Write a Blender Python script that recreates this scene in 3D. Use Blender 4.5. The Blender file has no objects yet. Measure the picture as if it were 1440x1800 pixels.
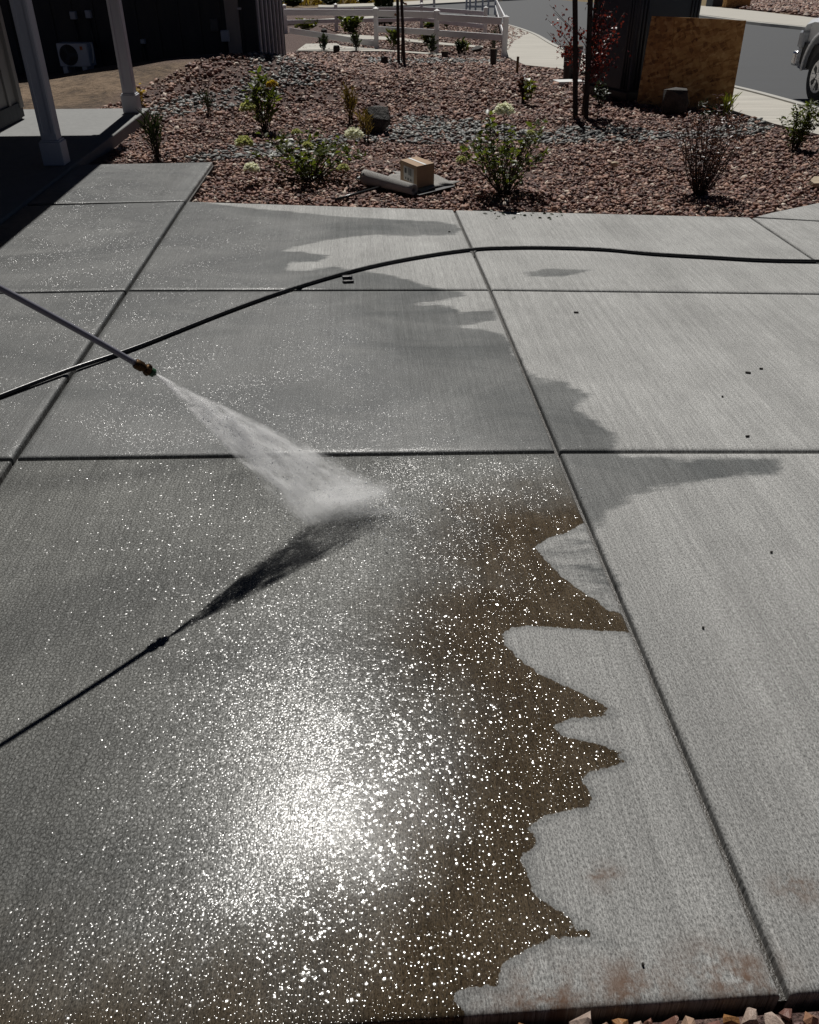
import bpy, bmesh, math, random
import numpy as np
from mathutils import Vector, Matrix

random.seed(7)
RNG = np.random.default_rng(7)
R = math.radians
scene = bpy.context.scene
C = scene.collection

# ------------------------------------------------------------------ camera
HC, TH, F = 1.65, R(34.15), 1440.0
cam_d = bpy.data.cameras.new("camera")
cam = bpy.data.objects.new("camera", cam_d)
C.objects.link(cam)
cam.location = (0, 0, HC)
cam.rotation_euler = (math.pi / 2 - TH, 0, 0)
cam_d.sensor_fit = 'HORIZONTAL'
cam_d.sensor_width = 36.0
cam_d.lens = 36.0
cam_d.clip_start = 0.05
cam_d.clip_end = 3000
scene.camera = cam

# ------------------------------------------------------------------ sky, sun, exposure
SUN_AX, SUN_AY = -0.062, 0.695          # shift of the sun direction per metre of height
SUN_EL = math.atan(1 / math.hypot(SUN_AX, SUN_AY))
SUN_AZ = math.atan2(SUN_AX, SUN_AY)     # from +Y towards +X
world = bpy.data.worlds.new("World")
scene.world = world
world.use_nodes = True
wn = world.node_tree
bg = wn.nodes["Background"]
sky = wn.nodes.new("ShaderNodeTexSky")
sky.sky_type = 'NISHITA'
sky.sun_disc = False
sky.sun_elevation = SUN_EL
sky.sun_rotation = SUN_AZ
sky.altitude = 1500
sky.air_density = 0.13
sky.dust_density = 0.0
wn.links.new(sky.outputs[0], bg.inputs[0])
bg.inputs[1].default_value = 0.05
sun_d = bpy.data.lights.new("sun", 'SUN')
sun_d.energy = 5.0
sun_d.angle = R(0.53)
sun_d.color = (1.0, 0.97, 0.92)
sun = bpy.data.objects.new("sun", sun_d)
C.objects.link(sun)
sun.location = (0, 5, 20)
sun.rotation_euler = Vector((SUN_AX, SUN_AY, 1)).to_track_quat('Z', 'Y').to_euler()
vs = scene.view_settings
vs.view_transform = 'Standard'
vs.look = 'None'
vs.exposure = -0.28
vs.gamma = 1.0
vs.use_curve_mapping = False
scene.cycles.volume_step_rate = 0.12
scene.cycles.volume_max_steps = 128
scene.cycles.volume_bounces = 14
scene.cycles.max_bounces = 14
scene.cycles.diffuse_bounces = 2
scene.cycles.glossy_bounces = 2
scene.cycles.transmission_bounces = 4

# ------------------------------------------------------------------ layout helpers
ST, CT = math.sin(TH), math.cos(TH)


def ray(px, py):
    x, y = (px - 720) / F, (py - 900) / F
    return x, CT - y * ST, -(ST + y * CT)


def up(px, py, z=0.0):
    a, b, c = ray(px, py)
    t = (z - HC) / c
    return Vector((a * t, b * t, z))


def G(x, y):
    x = np.asarray(x, float); y = np.asarray(y, float)
    t = np.clip((y - 7.0) / 0.5, -40, 400)
    sp = 0.5 * np.where(t > 30, t, np.log1p(np.exp(np.minimum(t, 30))))
    s = np.where(x < -3.0, 3.2, 2.0)
    bump = 0.52 * np.exp(-((x + 3.0) / s) ** 2 - ((y - 16.0) / 2.2) ** 2)
    return -0.025 * sp + bump


def ug(px, py, dz=0.0):
    a, b, c = ray(px, py)
    t = np.concatenate([np.linspace(1, 40, 8000), np.linspace(40, 400, 8000)])
    d = HC + c * t - (G(a * t, b * t) + dz)
    i = int(np.argmax(d <= 0))
    if d[i] > 0: i = len(t) - 1
    k = t[i]
    return Vector((a * k, b * k, float(G(a * k, b * k)) + dz))


def at_y(px, py, Y):
    a, b, c = ray(px, py)
    t = Y / b
    return Vector((a * t, Y, HC + c * t))


def mpp(p):                      # metres per photograph pixel at a point
    return (p[1] * CT + (HC - p[2]) * ST) / F


def tag(o, label=None, cat=None, group=None, kind=None):
    if label: o["label"] = label
    if cat: o["category"] = cat
    if group: o["group"] = group
    if kind: o["kind"] = kind
    return o


def empty(name, loc, rz=0.0):
    o = bpy.data.objects.new(name, None)
    C.objects.link(o)
    o.location = loc
    o.rotation_euler = (0, 0, rz)
    o.empty_display_size = 0.1
    return o


def link(name, me, mat, parent=None, smooth=False):
    o = bpy.data.objects.new(name, me)
    C.objects.link(o)
    if mat is not None:
        me.materials.clear(); me.materials.append(mat)
    if parent is not None:
        o.parent = parent
    if smooth:
        me.polygons.foreach_set("use_smooth", [True] * len(me.polygons))
    return o


def mesh_np(name, V, faces):
    """V (n,3); faces (m,k) array of equal k"""
    V = np.asarray(V, np.float32); faces = np.asarray(faces, np.int32)
    me = bpy.data.meshes.new(name)
    m, k = faces.shape
    me.vertices.add(len(V)); me.vertices.foreach_set("co", V.ravel())
    me.loops.add(m * k); me.loops.foreach_set("vertex_index", faces.ravel())
    me.polygons.add(m)
    me.polygons.foreach_set("loop_start", np.arange(0, m * k, k, dtype=np.int32))
    me.polygons.foreach_set("loop_total", np.full(m, k, dtype=np.int32))
    me.update(calc_edges=True)
    return me


def attr(me, name, arr):
    a = me.attributes.new(name, 'FLOAT', 'POINT')
    a.data.foreach_set("value", np.asarray(arr, np.float32))


class MB:
    """collects shapes into one mesh"""
    def __init__(self): self.bm = bmesh.new()

    def box(self, c, s, rot=None, bev=0.0):
        M = Matrix.Translation(c) @ (rot.to_4x4() if rot else Matrix.Identity(4)) @ Matrix.Diagonal((*s, 1))
        r = bmesh.ops.create_cube(self.bm, size=1.0, matrix=M)
        if bev:
            es = list({e for v in r['verts'] for e in v.link_edges})
            bmesh.ops.bevel(self.bm, geom=es, offset=bev, segments=2, affect='EDGES', profile=0.5)
        return self

    def prism(self, pts, z0, z1):
        lo = [self.bm.verts.new((p[0], p[1], z0)) for p in pts]
        hi = [self.bm.verts.new((p[0], p[1], z1)) for p in pts]
        n = len(pts)
        self.bm.faces.new(hi); self.bm.faces.new(lo[::-1])
        for i in range(n):
            self.bm.faces.new((lo[i], lo[(i + 1) % n], hi[(i + 1) % n], hi[i]))
        return self

    def tube(self, pts, rad, n=10, cap=True):
        pts = [Vector(p) for p in pts]
        rad = rad if hasattr(rad, '__len__') else [rad] * len(pts)
        rings = []
        prev = None
        for i, p in enumerate(pts):
            d = (pts[min(i + 1, len(pts) - 1)] - pts[max(i - 1, 0)]).normalized()
            if prev is None:
                a = d.orthogonal().normalized()
            else:
                a = (prev - d * prev.dot(d)).normalized()
            prev = a
            b = d.cross(a)
            rings.append([self.bm.verts.new(p + (a * math.cos(t) + b * math.sin(t)) * rad[i])
                          for t in [2 * math.pi * k / n for k in range(n)]])
        for q in range(len(rings) - 1):
            for k in range(n):
                self.bm.faces.new((rings[q][k], rings[q][(k + 1) % n], rings[q + 1][(k + 1) % n], rings[q + 1][k]))
        if cap:
            self.bm.faces.new(rings[0][::-1]); self.bm.faces.new(rings[-1])
        return self

    def build(self, name, mat, parent=None, smooth=False, ang=None):
        bmesh.ops.recalc_face_normals(self.bm, faces=self.bm.faces)
        me = bpy.data.meshes.new(name)
        self.bm.to_mesh(me); self.bm.free()
        o = link(name, me, mat, parent, smooth)
        if smooth and ang:
            me.set_sharp_from_angle(angle=R(ang))
        return o


def catmull(P, n=8):
    P = [np.asarray(p, float) for p in P]
    P = [2 * P[0] - P[1]] + P + [2 * P[-1] - P[-2]]
    out = []
    for i in range(1, len(P) - 2):
        for k in range(n):
            t = k / n
            out.append(0.5 * (2 * P[i] + (P[i + 1] - P[i - 1]) * t + (2 * P[i - 1] - 5 * P[i] + 4 * P[i + 1] - P[i + 2]) * t * t
                              + (-P[i - 1] + 3 * P[i] - 3 * P[i + 1] + P[i + 2]) * t ** 3))
    out.append(P[-2])
    return out


def inside(poly, x, y):
    poly = np.asarray(poly, float); res = np.zeros(np.shape(x), bool)
    n = len(poly)
    for i in range(n):
        x1, y1 = poly[i][:2]; x2, y2 = poly[(i + 1) % n][:2]
        if y1 == y2: continue
        c = ((y1 > y) != (y2 > y)) & (x < (x2 - x1) * (y - y1) / (y2 - y1) + x1)
        res ^= c
    return res


def sdf(poly, x, y):
    """signed distance, positive inside"""
    poly = np.asarray(poly, float); d2 = np.full(np.shape(x), 1e9)
    n = len(poly)
    for i in range(n):
        ax, ay = poly[i][:2]; bx, by = poly[(i + 1) % n][:2]
        ex, ey = bx - ax, by - ay
        t = np.clip(((x - ax) * ex + (y - ay) * ey) / max(ex * ex + ey * ey, 1e-12), 0, 1)
        d2 = np.minimum(d2, (x - ax - t * ex) ** 2 + (y - ay - t * ey) ** 2)
    return np.where(inside(poly, x, y), 1, -1) * np.sqrt(d2)


def wpoly(pts, z=0.0):
    return [tuple(up(a, b, z)[:2]) for a, b in pts]


def gpoly(pts, dz=0.0):
    return [tuple(ug(a, b, dz)[:2]) for a, b in pts]


# ------------------------------------------------------------------ node helpers
class NT:
    def __init__(self, name):
        self.dim = "3D"
        self.m = bpy.data.materials.new(name)
        self.m.use_nodes = True
        self.t = self.m.node_tree
        self.b = self.t.nodes["Principled BSDF"]
        self.out = self.t.nodes["Material Output"]

    def n(self, typ, **kw):
        nd = self.t.nodes.new(typ)
        for k, v in kw.items():
            setattr(nd, k, v)
        return nd

    def l(self, a, b): self.t.links.new(a, b)

    def set(self, sock, v):
        if hasattr(v, 'is_linked') or isinstance(v, bpy.types.NodeSocket): self.l(v, sock)
        else: sock.default_value = v

    def math(self, op, a, b=None, c=None, clamp=False):
        nd = self.n("ShaderNodeMath", operation=op); nd.use_clamp = clamp
        self.set(nd.inputs[0], a)
        if b is not None: self.set(nd.inputs[1], b)
        if c is not None: self.set(nd.inputs[2], c)
        return nd.outputs[0]

    def vmath(self, op, a, b=None, s=None):
        nd = self.n("ShaderNodeVectorMath", operation=op)
        self.set(nd.inputs[0], a)
        if b is not None: self.set(nd.inputs[1], b)
        if s is not None: self.set(nd.inputs[3], s)
        return nd.outputs[0] if op not in ('LENGTH', 'DOT_PRODUCT', 'DISTANCE') else nd.outputs[1]

    def noise(self, vec, scale, detail=4, rough=0.6, dist=0.0, col=False):
        nd = self.n("ShaderNodeTexNoise", noise_dimensions=self.dim)
        if vec is not None: self.l(vec, nd.inputs["Vector"])
        nd.inputs["Scale"].default_value = scale
        nd.inputs["Detail"].default_value = detail
        nd.inputs["Roughness"].default_value = rough
        nd.inputs["Distortion"].default_value = dist
        return nd.outputs["Color" if col else "Fac"]

    def vor(self, vec, scale, feature='F1', out="Distance", rnd=1.0):
        nd = self.n("ShaderNodeTexVoronoi", feature=feature, voronoi_dimensions=self.dim)
        if vec is not None: self.l(vec, nd.inputs["Vector"])
        nd.inputs["Scale"].default_value = scale
        nd.inputs["Randomness"].default_value = rnd
        return nd.outputs[out]

    def mapr(self, v, a, b, c=0.0, d=1.0, smooth=False):
        nd = self.n("ShaderNodeMapRange")
        if smooth: nd.interpolation_type = 'SMOOTHSTEP'
        self.set(nd.inputs[0], v)
        for i, q in enumerate((a, b, c, d)): self.set(nd.inputs[1 + i], q)
        return nd.outputs[0]

    def mix(self, fac, a, b, typ='MIX'):
        nd = self.n("ShaderNodeMix", data_type='RGBA', blend_type=typ)
        self.set(nd.inputs[0], fac)
        for i, v in ((6, a), (7, b)):
            if isinstance(v, tuple): v = (*v, 1) if len(v) == 3 else v
            self.set(nd.inputs[i], v)
        return nd.outputs[2]

    def ramp(self, fac, stops, interp='LINEAR'):
        nd = self.n("ShaderNodeValToRGB")
        nd.color_ramp.interpolation = interp
        e = nd.color_ramp.elements
        while len(e) < len(stops): e.new(0.5)
        for i, (p, c) in enumerate(stops):
            e[i].position = p; e[i].color = (*c, 1)
        self.l(fac, nd.inputs[0])
        return nd.outputs[0]

    def attr(self, name):
        nd = self.n("ShaderNodeAttribute"); nd.attribute_name = name
        return nd.outputs["Fac"]

    def pos(self):
        return self.n("ShaderNodeNewGeometry").outputs["Position"]

    def mapping(self, vec, loc=(0, 0, 0), rot=(0, 0, 0), sc=(1, 1, 1)):
        nd = self.n("ShaderNodeMapping")
        self.l(vec, nd.inputs[0])
        nd.inputs[1].default_value = loc; nd.inputs[2].default_value = rot; nd.inputs[3].default_value = sc
        return nd.outputs[0]

    def bump(self, h, strength=0.5, dist=0.01, normal=None):
        nd = self.n("ShaderNodeBump")
        self.l(h, nd.inputs["Height"])
        self.set(nd.inputs["Strength"], strength)
        nd.inputs["Distance"].default_value = dist
        if normal is not None: self.l(normal, nd.inputs["Normal"])
        return nd.outputs[0]


def simple(name, col, rough=0.6, nscale=20, var=0.25, bump=0.2, bdist=0.005, metal=0.0, coord='obj', stretch=(1, 1, 1)):
    """plain procedural paint / plastic / wood: noise in colour, roughness and relief"""
    m = NT(name)
    v = m.n("ShaderNodeTexCoord").outputs["Object"] if coord == 'obj' else m.pos()
    v = m.mapping(v, sc=stretch)
    a = m.noise(v, nscale, 5, 0.65)
    b = m.noise(v, nscale * 6, 3, 0.6)
    f = m.math('MULTIPLY_ADD', m.math('ADD', a, b), var, 1 - var)
    c = m.mix(1.0, col, f, 'MULTIPLY')
    m.l(c, m.b.inputs["Base Color"])
    m.l(m.mapr(a, 0.3, 0.7, max(rough - 0.1, 0.03), min(rough + 0.1, 1)), m.b.inputs["Roughness"])
    m.b.inputs["Metallic"].default_value = metal
    if bump: m.l(m.bump(b, bump, bdist), m.b.inputs["Normal"])
    return m.m


PHI = R(3.46)                   # the driveway and the house run this much to the left of the view


# ---- concrete of the driveway: brushed, dry, damp and under a film of water
def mat_concrete():
    m = NT("driveway_concrete"); m.dim = "2D"
    P = m.pos()
    L = m.mapping(P, rot=(0, 0, -PHI))
    broom = m.noise(m.mapping(L, sc=(190, 9.0, 1)), 1.0, 3, 0.6)
    broom2 = m.noise(m.mapping(L, sc=(62, 0.55, 1)), 1.0, 4, 0.65)
    band = m.noise(m.mapping(L, sc=(5, 0.25, 1)), 1.0, 2, 0.5)
    mott = m.noise(P, 2.2, 5, 0.6)
    grain = m.noise(m.mapping(L, sc=(300, 110, 1)), 1.0, 3, 0.7)
    pit = m.vor(m.mapping(L, sc=(1, 0.6, 1)), 120)
    pitm = m.mapr(pit, 0.12, 0.30, 0.0, 1.0)
    lum = m.mapr(broom, 0.3, 0.7, 0.80, 1.12)
    lum = m.math('MULTIPLY', lum, m.mapr(broom2, 0.3, 0.7, 0.85, 1.11))
    lum = m.math('MULTIPLY', lum, m.math('MULTIPLY_ADD', band, 0.30, 0.85))
    lum = m.math('MULTIPLY', lum, m.mapr(grain, 0.32, 0.62, 0.50, 1.22))
    lum = m.math('MULTIPLY', lum, m.math('MULTIPLY_ADD', mott, 0.5, 0.75))
    lum = m.math('MULTIPLY', lum, m.math('MULTIPLY_ADD', pitm, 0.35, 0.65))
    lum = m.math('MULTIPLY', lum, m.math('SUBTRACT', 1.0, m.math('MULTIPLY', m.attr('front_tone'), m.math('MULTIPLY_ADD', mott, 0.3, 0.12))))  # mottled darkening that grows towards the front edge
    speck = m.noise(m.mapping(L, sc=(420, 330, 1)), 1.0, 2, 0.7)
    lum = m.math('MULTIPLY', lum, m.mapr(speck, 0.36, 0.60, 0.72, 1.14))
    dry = m.mix(1.0, (0.39, 0.39, 0.380), lum, 'MULTIPLY')
    # rusty soil smears by the front edge
    soil = m.attr("soil")
    sn = m.noise(P, 14, 5, 0.7)
    smask = m.math('MULTIPLY', soil, m.mapr(sn, 0.36, 0.62))
    dry = m.mix(smask, dry, (0.10, 0.052, 0.028))
    # wet masks (signed distances to the real outline of the water, in metres)
    e1 = m.math('MULTIPLY_ADD', m.math('SUBTRACT', m.noise(m.mapping(L, sc=(6, 22, 1)), 1.0, 5, 0.65), 0.5), 0.10, m.attr("sd_damp"))
    damp = m.mapr(e1, -0.012, 0.035, smooth=True)
    e2 = m.math('MULTIPLY_ADD', m.math('SUBTRACT', m.noise(P, 42, 6, 0.7), 0.5), 0.024, m.attr("sd_film"))
    film = m.mapr(e2, -0.0015, 0.003, smooth=True)
    fringe = m.mapr(e2, -0.022, 0.0, 0.0, 0.45, True)
    damp = m.math('MAXIMUM', damp, fringe)
    blot = m.noise(m.mapping(L, sc=(1.1, 2.2, 1)), 1.0, 4, 0.6, 0.6)
    dampc = m.mix(m.mapr(blot, 0.35, 0.65), (0.29, 0.305, 0.315), (0.49, 0.50, 0.505))
    wetc = m.mix(1.0, dry, dampc, 'MULTIPLY')
    # under the dirty water near its front the slab looks brown
    bn = m.noise(P, 5.0, 4, 0.6)
    brown = m.mapr(m.math('MULTIPLY_ADD', m.math('SUBTRACT', bn, 0.5), 0.26, m.attr("sd_silt")), 0.08, 0.56, 1.0, 0.0, True)
    brown = m.math('MULTIPLY', brown, film)
    filmc = m.mix(1.0, dry, m.mix(brown, m.mix(m.mapr(blot, 0.35, 0.65), (0.50, 0.505, 0.50), (0.69, 0.695, 0.68)), m.mix(m.mapr(m.noise(m.mapping(L, sc=(9, 5, 1)), 1.0, 5, 0.65, 0.8), 0.35, 0.65), (0.19, 0.138, 0.082), (0.30, 0.23, 0.155))), 'MULTIPLY')
    col = m.mix(film, m.mix(damp, dry, wetc), filmc)
    # shiny, drop-covered film: where water stands
    splash = m.attr("splash")
    wetall = m.math('MAXIMUM', film, m.math('MULTIPLY', damp, m.attr("shine")))
    # dark crackle where the film draws back into cells
    jig = m.vmath('ADD', P, m.vmath('SCALE', m.noise(P, 60, 2, 0.5, col=True), s=0.006))
    cell = m.vor(jig, 84, 'DISTANCE_TO_EDGE')
    crk = m.math('MULTIPLY', m.mapr(cell, 0.0, 0.22, 0.6, 0.0), m.math('MULTIPLY', wetall, m.math('SUBTRACT', 1.0, brown)))
    col = m.mix(crk, col, (0.02, 0.02, 0.018))
    m.l(col, m.b.inputs["Base Color"])
    m.l(m.math('MULTIPLY', m.mapr(wetall, 0, 1, 0.82, 0.50), m.mapr(film, 0, 1, 1.0, 0.33)), m.b.inputs["Roughness"])
    # relief
    h = m.math('MULTIPLY_ADD', broom, 0.9, m.math('MULTIPLY', grain, 0.9))
    h = m.math('ADD', h, m.math('MULTIPLY', pitm, 0.35))
    dryb = m.bump(h, m.mapr(film, 0, 1, 0.55, 0.13), 0.0016)
    m.l(dryb, m.b.inputs["Normal"])
    # film of drops: each little cell of water leans its own way
    JV = m.vmath('ADD', P, m.vmath('SCALE', m.noise(m.mapping(P, rot=(0, 0, 0.6)), 70, 2, 0.5, col=True), s=0.006))

    def facet(scale, tilt, tail, c0, c1, off, keep=None):
        v = m.mapping(JV, loc=off)
        nd = m.n("ShaderNodeTexVoronoi", voronoi_dimensions="2D"); m.l(v, nd.inputs["Vector"]); nd.inputs["Scale"].default_value = scale
        cen = nd.outputs["Position"]
        wn_ = m.n("ShaderNodeTexWhiteNoise", noise_dimensions="2D"); m.l(m.vmath('SCALE', cen, s=731.0), wn_.inputs["Vector"])
        c = wn_.outputs["Color"]
        d = m.vmath('SUBTRACT', c, (0.5, 0.5, 0.5))
        r = m.vmath('LENGTH', d)
        d = m.vmath('SCALE', d, s=m.math('MULTIPLY_ADD', m.math('POWER', r, 8.0), tail, m.math('MULTIPLY', r, tilt)))
        sx = m.n("ShaderNodeSeparateColor"); m.l(c, sx.inputs[0])
        dome = m.vmath('SCALE', m.vmath('SUBTRACT', v, cen), s=m.mapr(sx.outputs[2], 0, 1, c0, c1))
        d = m.vmath('ADD', d, dome)
        if keep is not None:
            d = m.vmath('ADD', d, m.vmath('SCALE', (0.0, 0.5, 0.0), s=m.mapr(sx.outputs[2], keep, keep + 0.01, 1.0, 0.0)))
        return m.vmath('MULTIPLY', d, (1, 1, 0)), sx.outputs[2]
    f1, q1 = facet(205, 0.23, 2.8, 10.0, 30.0, (0, 0, 0))
    f2, q2 = facet(120, 0.27, 1.5, 150.0, 12.0, (3.1, 1.7, 0), 0.74)
    f0, q0 = facet(330, 0.55, 8.0, 30.0, 50.0, (1.3, 5.7, 0))
    fx = m.n("ShaderNodeMix", data_type='VECTOR')
    m.l(m.math('MULTIPLY', brown, m.math('SUBTRACT', 1.0, m.math('MULTIPLY', splash, 0.85))), fx.inputs[0]); m.l(f1, fx.inputs[4]); m.l(f2, fx.inputs[5])
    fz = m.n("ShaderNodeMix", data_type='VECTOR')
    m.l(film, fz.inputs[0]); m.l(f0, fz.inputs[4]); m.l(fx.outputs[1], fz.inputs[5])
    spl = m.math('MULTIPLY', splash, m.mapr(m.noise(P, 7, 3, 0.6), 0.35, 0.6))
    fxs = m.vmath('SCALE', fz.outputs[1], s=m.math('MULTIPLY_ADD', spl, 2.0, 1.0))
    geo = m.n("ShaderNodeNewGeometry")
    nrm = m.vmath('NORMALIZE', m.vmath('ADD', geo.outputs["Normal"], fxs))
    m.l(nrm, m.b.inputs["Coat Normal"])
    patch = m.mapr(m.noise(m.mapping(L, sc=(2.5, 3.5, 1)), 1.0, 4, 0.65, 0.8), 0.40, 0.60, 0.12, 1.0)
    patch = m.math('MAXIMUM', patch, m.math('MULTIPLY', film, m.mapr(patch, 0.12, 1.0, 0.72, 1.0)))
    cw = m.math('MULTIPLY', wetall, m.math('MAXIMUM', patch, splash))
    cw = m.math('MULTIPLY', cw, m.math('ADD', m.mapr(film, 0, 1, 0.85, 0.60), m.math('ADD', m.math('MULTIPLY', brown, 0.45), m.math('MULTIPLY', spl, 0.35))), clamp=True)
    m.l(cw, m.b.inputs["Coat Weight"])
    rq = m.mapr(m.math('POWER', q1, 2.0), 0, 1, 0.26, 0.15)
    m.l(m.math('ADD', m.math('MULTIPLY', rq, m.math('SUBTRACT', 1.0, brown)), m.math('MULTIPLY', brown, 0.12)), m.b.inputs["Coat Roughness"])
    m.b.inputs["Coat IOR"].default_value = 1.36
    m.l(m.math('MULTIPLY', m.mapr(film, 0, 1, 0.35, 0.032), m.math('SUBTRACT', 1.0, brown)), m.b.inputs["Specular IOR Level"])
    return m.m


M = {}
M['concrete'] = mat_concrete()
M['joint'] = simple("joint_filler", (0.020, 0.0165, 0.012), 0.4, 30, 0.4, 0.4, coord='pos')


def mat_pale_concrete():
    m = NT("sidewalk_concrete"); m.dim = "2D"
    P = m.pos()
    st = m.noise(m.mapping(P, rot=(0, 0, R(14)), sc=(0.6, 7, 1)), 1.0, 4, 0.6)
    g = m.noise(P, 60, 3, 0.7)
    lum = m.math('MULTIPLY', m.math('MULTIPLY_ADD', st, 0.7, 0.62), m.math('MULTIPLY_ADD', g, 0.3, 0.85))
    m.l(m.mix(1.0, (0.44, 0.42, 0.375), lum, 'MULTIPLY'), m.b.inputs["Base Color"])
    m.b.inputs["Roughness"].default_value = 0.85
    m.l(m.bump(g, 0.3, 0.003), m.b.inputs["Normal"])
    return m.m


M['sidewalk'] = mat_pale_concrete()


def mat_asphalt():
    m = NT("road_asphalt"); m.dim = "2D"
    P = m.pos()
    a = m.noise(m.mapping(P, rot=(0, 0, R(20)), sc=(0.5, 3, 1)), 1.0, 4, 0.6)
    g = m.noise(P, 90, 3, 0.7)
    lum = m.math('MULTIPLY', m.math('MULTIPLY_ADD', a, 0.35, 0.82), m.math('MULTIPLY_ADD', g, 0.6, 0.7))
    m.l(m.mix(1.0, (0.040, 0.043, 0.048), lum, 'MULTIPLY'), m.b.inputs["Base Color"])
    m.b.inputs["Roughness"].default_value = 0.8
    m.l(m.bump(g, 0.4, 0.004), m.b.inputs["Normal"])
    return m.m


M['asphalt'] = mat_asphalt()


def mat_ground():
    m = NT("ground_soil"); m.dim = "2D"
    P = m.pos()
    a = m.noise(P, 1.1, 6, 0.65, 0.5)
    b = m.noise(P, 9, 5, 0.7)
    dirt = m.ramp(m.math('MULTIPLY_ADD', a, 0.6, m.math('MULTIPLY', b, 0.4)),
                  [(0.36, (0.055, 0.034, 0.020)), (0.5, (0.17, 0.115, 0.07)), (0.66, (0.27, 0.19, 0.125))])
    grav = m.ramp(m.noise(P, 24, 3, 0.8), [(0.3, (0.035, 0.022, 0.02)), (0.5, (0.10, 0.06, 0.052)), (0.72, (0.2, 0.14, 0.115))])
    dry = m.ramp(b, [(0.3, (0.10, 0.075, 0.03)), (0.7, (0.24, 0.17, 0.07))])
    col = m.mix(m.attr("gravel"), dirt, grav)
    col = m.mix(m.attr("meadow"), col, dry)
    m.l(col, m.b.inputs["Base Color"])
    m.b.inputs["Roughness"].default_value = 0.95
    m.l(m.bump(m.math('ADD', a, b), 0.8, 0.09), m.b.inputs["Normal"])
    return m.m


M['ground'] = mat_ground()


def mat_stone(name, stops, rough=0.75, nscale=60):
    m = NT(name)
    r = m.attr("rnd")
    v = m.n("ShaderNodeTexCoord").outputs["Object"]
    n = m.noise(v, nscale, 4, 0.65)
    c = m.mix(1.0, m.ramp(r, stops), m.math('MULTIPLY_ADD', n, 1.0, 0.5), 'MULTIPLY')
    m.l(c, m.b.inputs["Base Color"])
    m.b.inputs["Roughness"].default_value = rough
    m.l(m.bump(n, 0.4, 0.006), m.b.inputs["Normal"])
    return m.m


RED = [(0.0, (0.055, 0.026, 0.022)), (0.25, (0.12, 0.056, 0.046)), (0.5, (0.21, 0.10, 0.076)), (0.7, (0.28, 0.148, 0.098)),
       (0.85, (0.33, 0.20, 0.15)), (0.95, (0.40, 0.30, 0.24)), (1.0, (0.58, 0.50, 0.42))]
GREY = [(0.0, (0.06, 0.06, 0.058)), (0.4, (0.115, 0.118, 0.113)), (0.75, (0.22, 0.225, 0.215)), (0.95, (0.30, 0.295, 0.27)), (1.0, (0.45, 0.43, 0.38))]
M['red_stone'] = mat_stone("red_crushed_rock", RED, 0.7)
M['grey_stone'] = mat_stone("grey_river_rock", GREY, 0.6)


def mat_rock(name, c1, c2, scale=9):
    m = NT(name)
    v = m.n("ShaderNodeTexCoord").outputs["Object"]
    a = m.noise(v, scale, 6, 0.7)
    b = m.vor(m.vmath('ADD', v, m.vmath('SCALE', m.noise(v, scale * 2, 3, 0.6, col=True), s=0.1)), scale * 3, 'DISTANCE_TO_EDGE')
    m.l(m.mix(m.mapr(a, 0.35, 0.65), c1, c2), m.b.inputs["Base Color"])
    m.b.inputs["Roughness"].default_value = 0.8
    m.l(m.bump(m.math('ADD', a, m.math('MULTIPLY', b, 0.4)), 0.7, 0.03), m.b.inputs["Normal"])
    return m.m


M['dark_rock'] = mat_rock("dark_boulder", (0.014, 0.013, 0.012), (0.06, 0.053, 0.047))
M['moss_rock'] = mat_rock("mossy_boulder", (0.02, 0.021, 0.016), (0.10, 0.10, 0.08))
M['tan_rock'] = mat_rock("tan_flagstone", (0.36, 0.28, 0.19), (0.48, 0.39, 0.27), 5)


def mat_leaf(name, c1, c2, trans=0.45, rough=0.4, tint=(1.5, 1.6, 0.6)):
    m = NT(name)
    r = m.attr("rnd")
    n = m.noise(m.pos(), 30, 3, 0.6)
    c = m.mix(m.math('MULTIPLY_ADD', n, 0.5, m.math('MULTIPLY', r, 0.5)), c1, c2)
    m.l(c, m.b.inputs["Base Color"])
    m.b.inputs["Roughness"].default_value = rough
    tr = m.n("ShaderNodeBsdfTranslucent")
    m.l(m.mix(1.0, c, tint, 'MULTIPLY'), tr.inputs[0])
    mx = m.n("ShaderNodeMixShader")
    mx.inputs[0].default_value = trans
    m.l(m.b.outputs[0], mx.inputs[1]); m.l(tr.outputs[0], mx.inputs[2])
    m.l(mx.outputs[0], m.out.inputs[0])
    return m.m


M['leaf_green'] = mat_leaf("hydrangea_leaf", (0.03, 0.045, 0.014), (0.12, 0.135, 0.03), 0.5)
M['leaf_dark'] = mat_leaf("evergreen_leaf", (0.012, 0.02, 0.01), (0.035, 0.05, 0.02), 0.2)
M['leaf_olive'] = mat_leaf("olive_leaf", (0.05, 0.06, 0.012), (0.13, 0.13, 0.025))
M['leaf_red'] = mat_leaf("red_leaf", (0.05, 0.008, 0.012), (0.17, 0.022, 0.035), 0.45)
M['leaf_maroon'] = mat_leaf("maroon_leaf", (0.03, 0.012, 0.012), (0.09, 0.03, 0.028), 0.3)
M['petal'] = mat_leaf("cream_petal", (0.72, 0.72, 0.58), (0.86, 0.86, 0.74), 0.5, 0.6, (1.1, 1.1, 0.95))
M['petal_green'] = mat_leaf("lime_petal", (0.36, 0.38, 0.16), (0.62, 0.62, 0.34), 0.4, 0.6, (1.1, 1.1, 0.7))
M['petal_gold'] = mat_leaf("gold_leaf", (0.30, 0.18, 0.02), (0.5, 0.36, 0.06), 0.4, 0.6)
M['straw'] = mat_leaf("straw_blade", (0.10, 0.06, 0.025), (0.22, 0.15, 0.07), 0.3, 0.6)
M['drygrass'] = mat_leaf("dry_meadow_grass", (0.16, 0.10, 0.03), (0.34, 0.24, 0.08), 0.3, 0.7)
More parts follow.
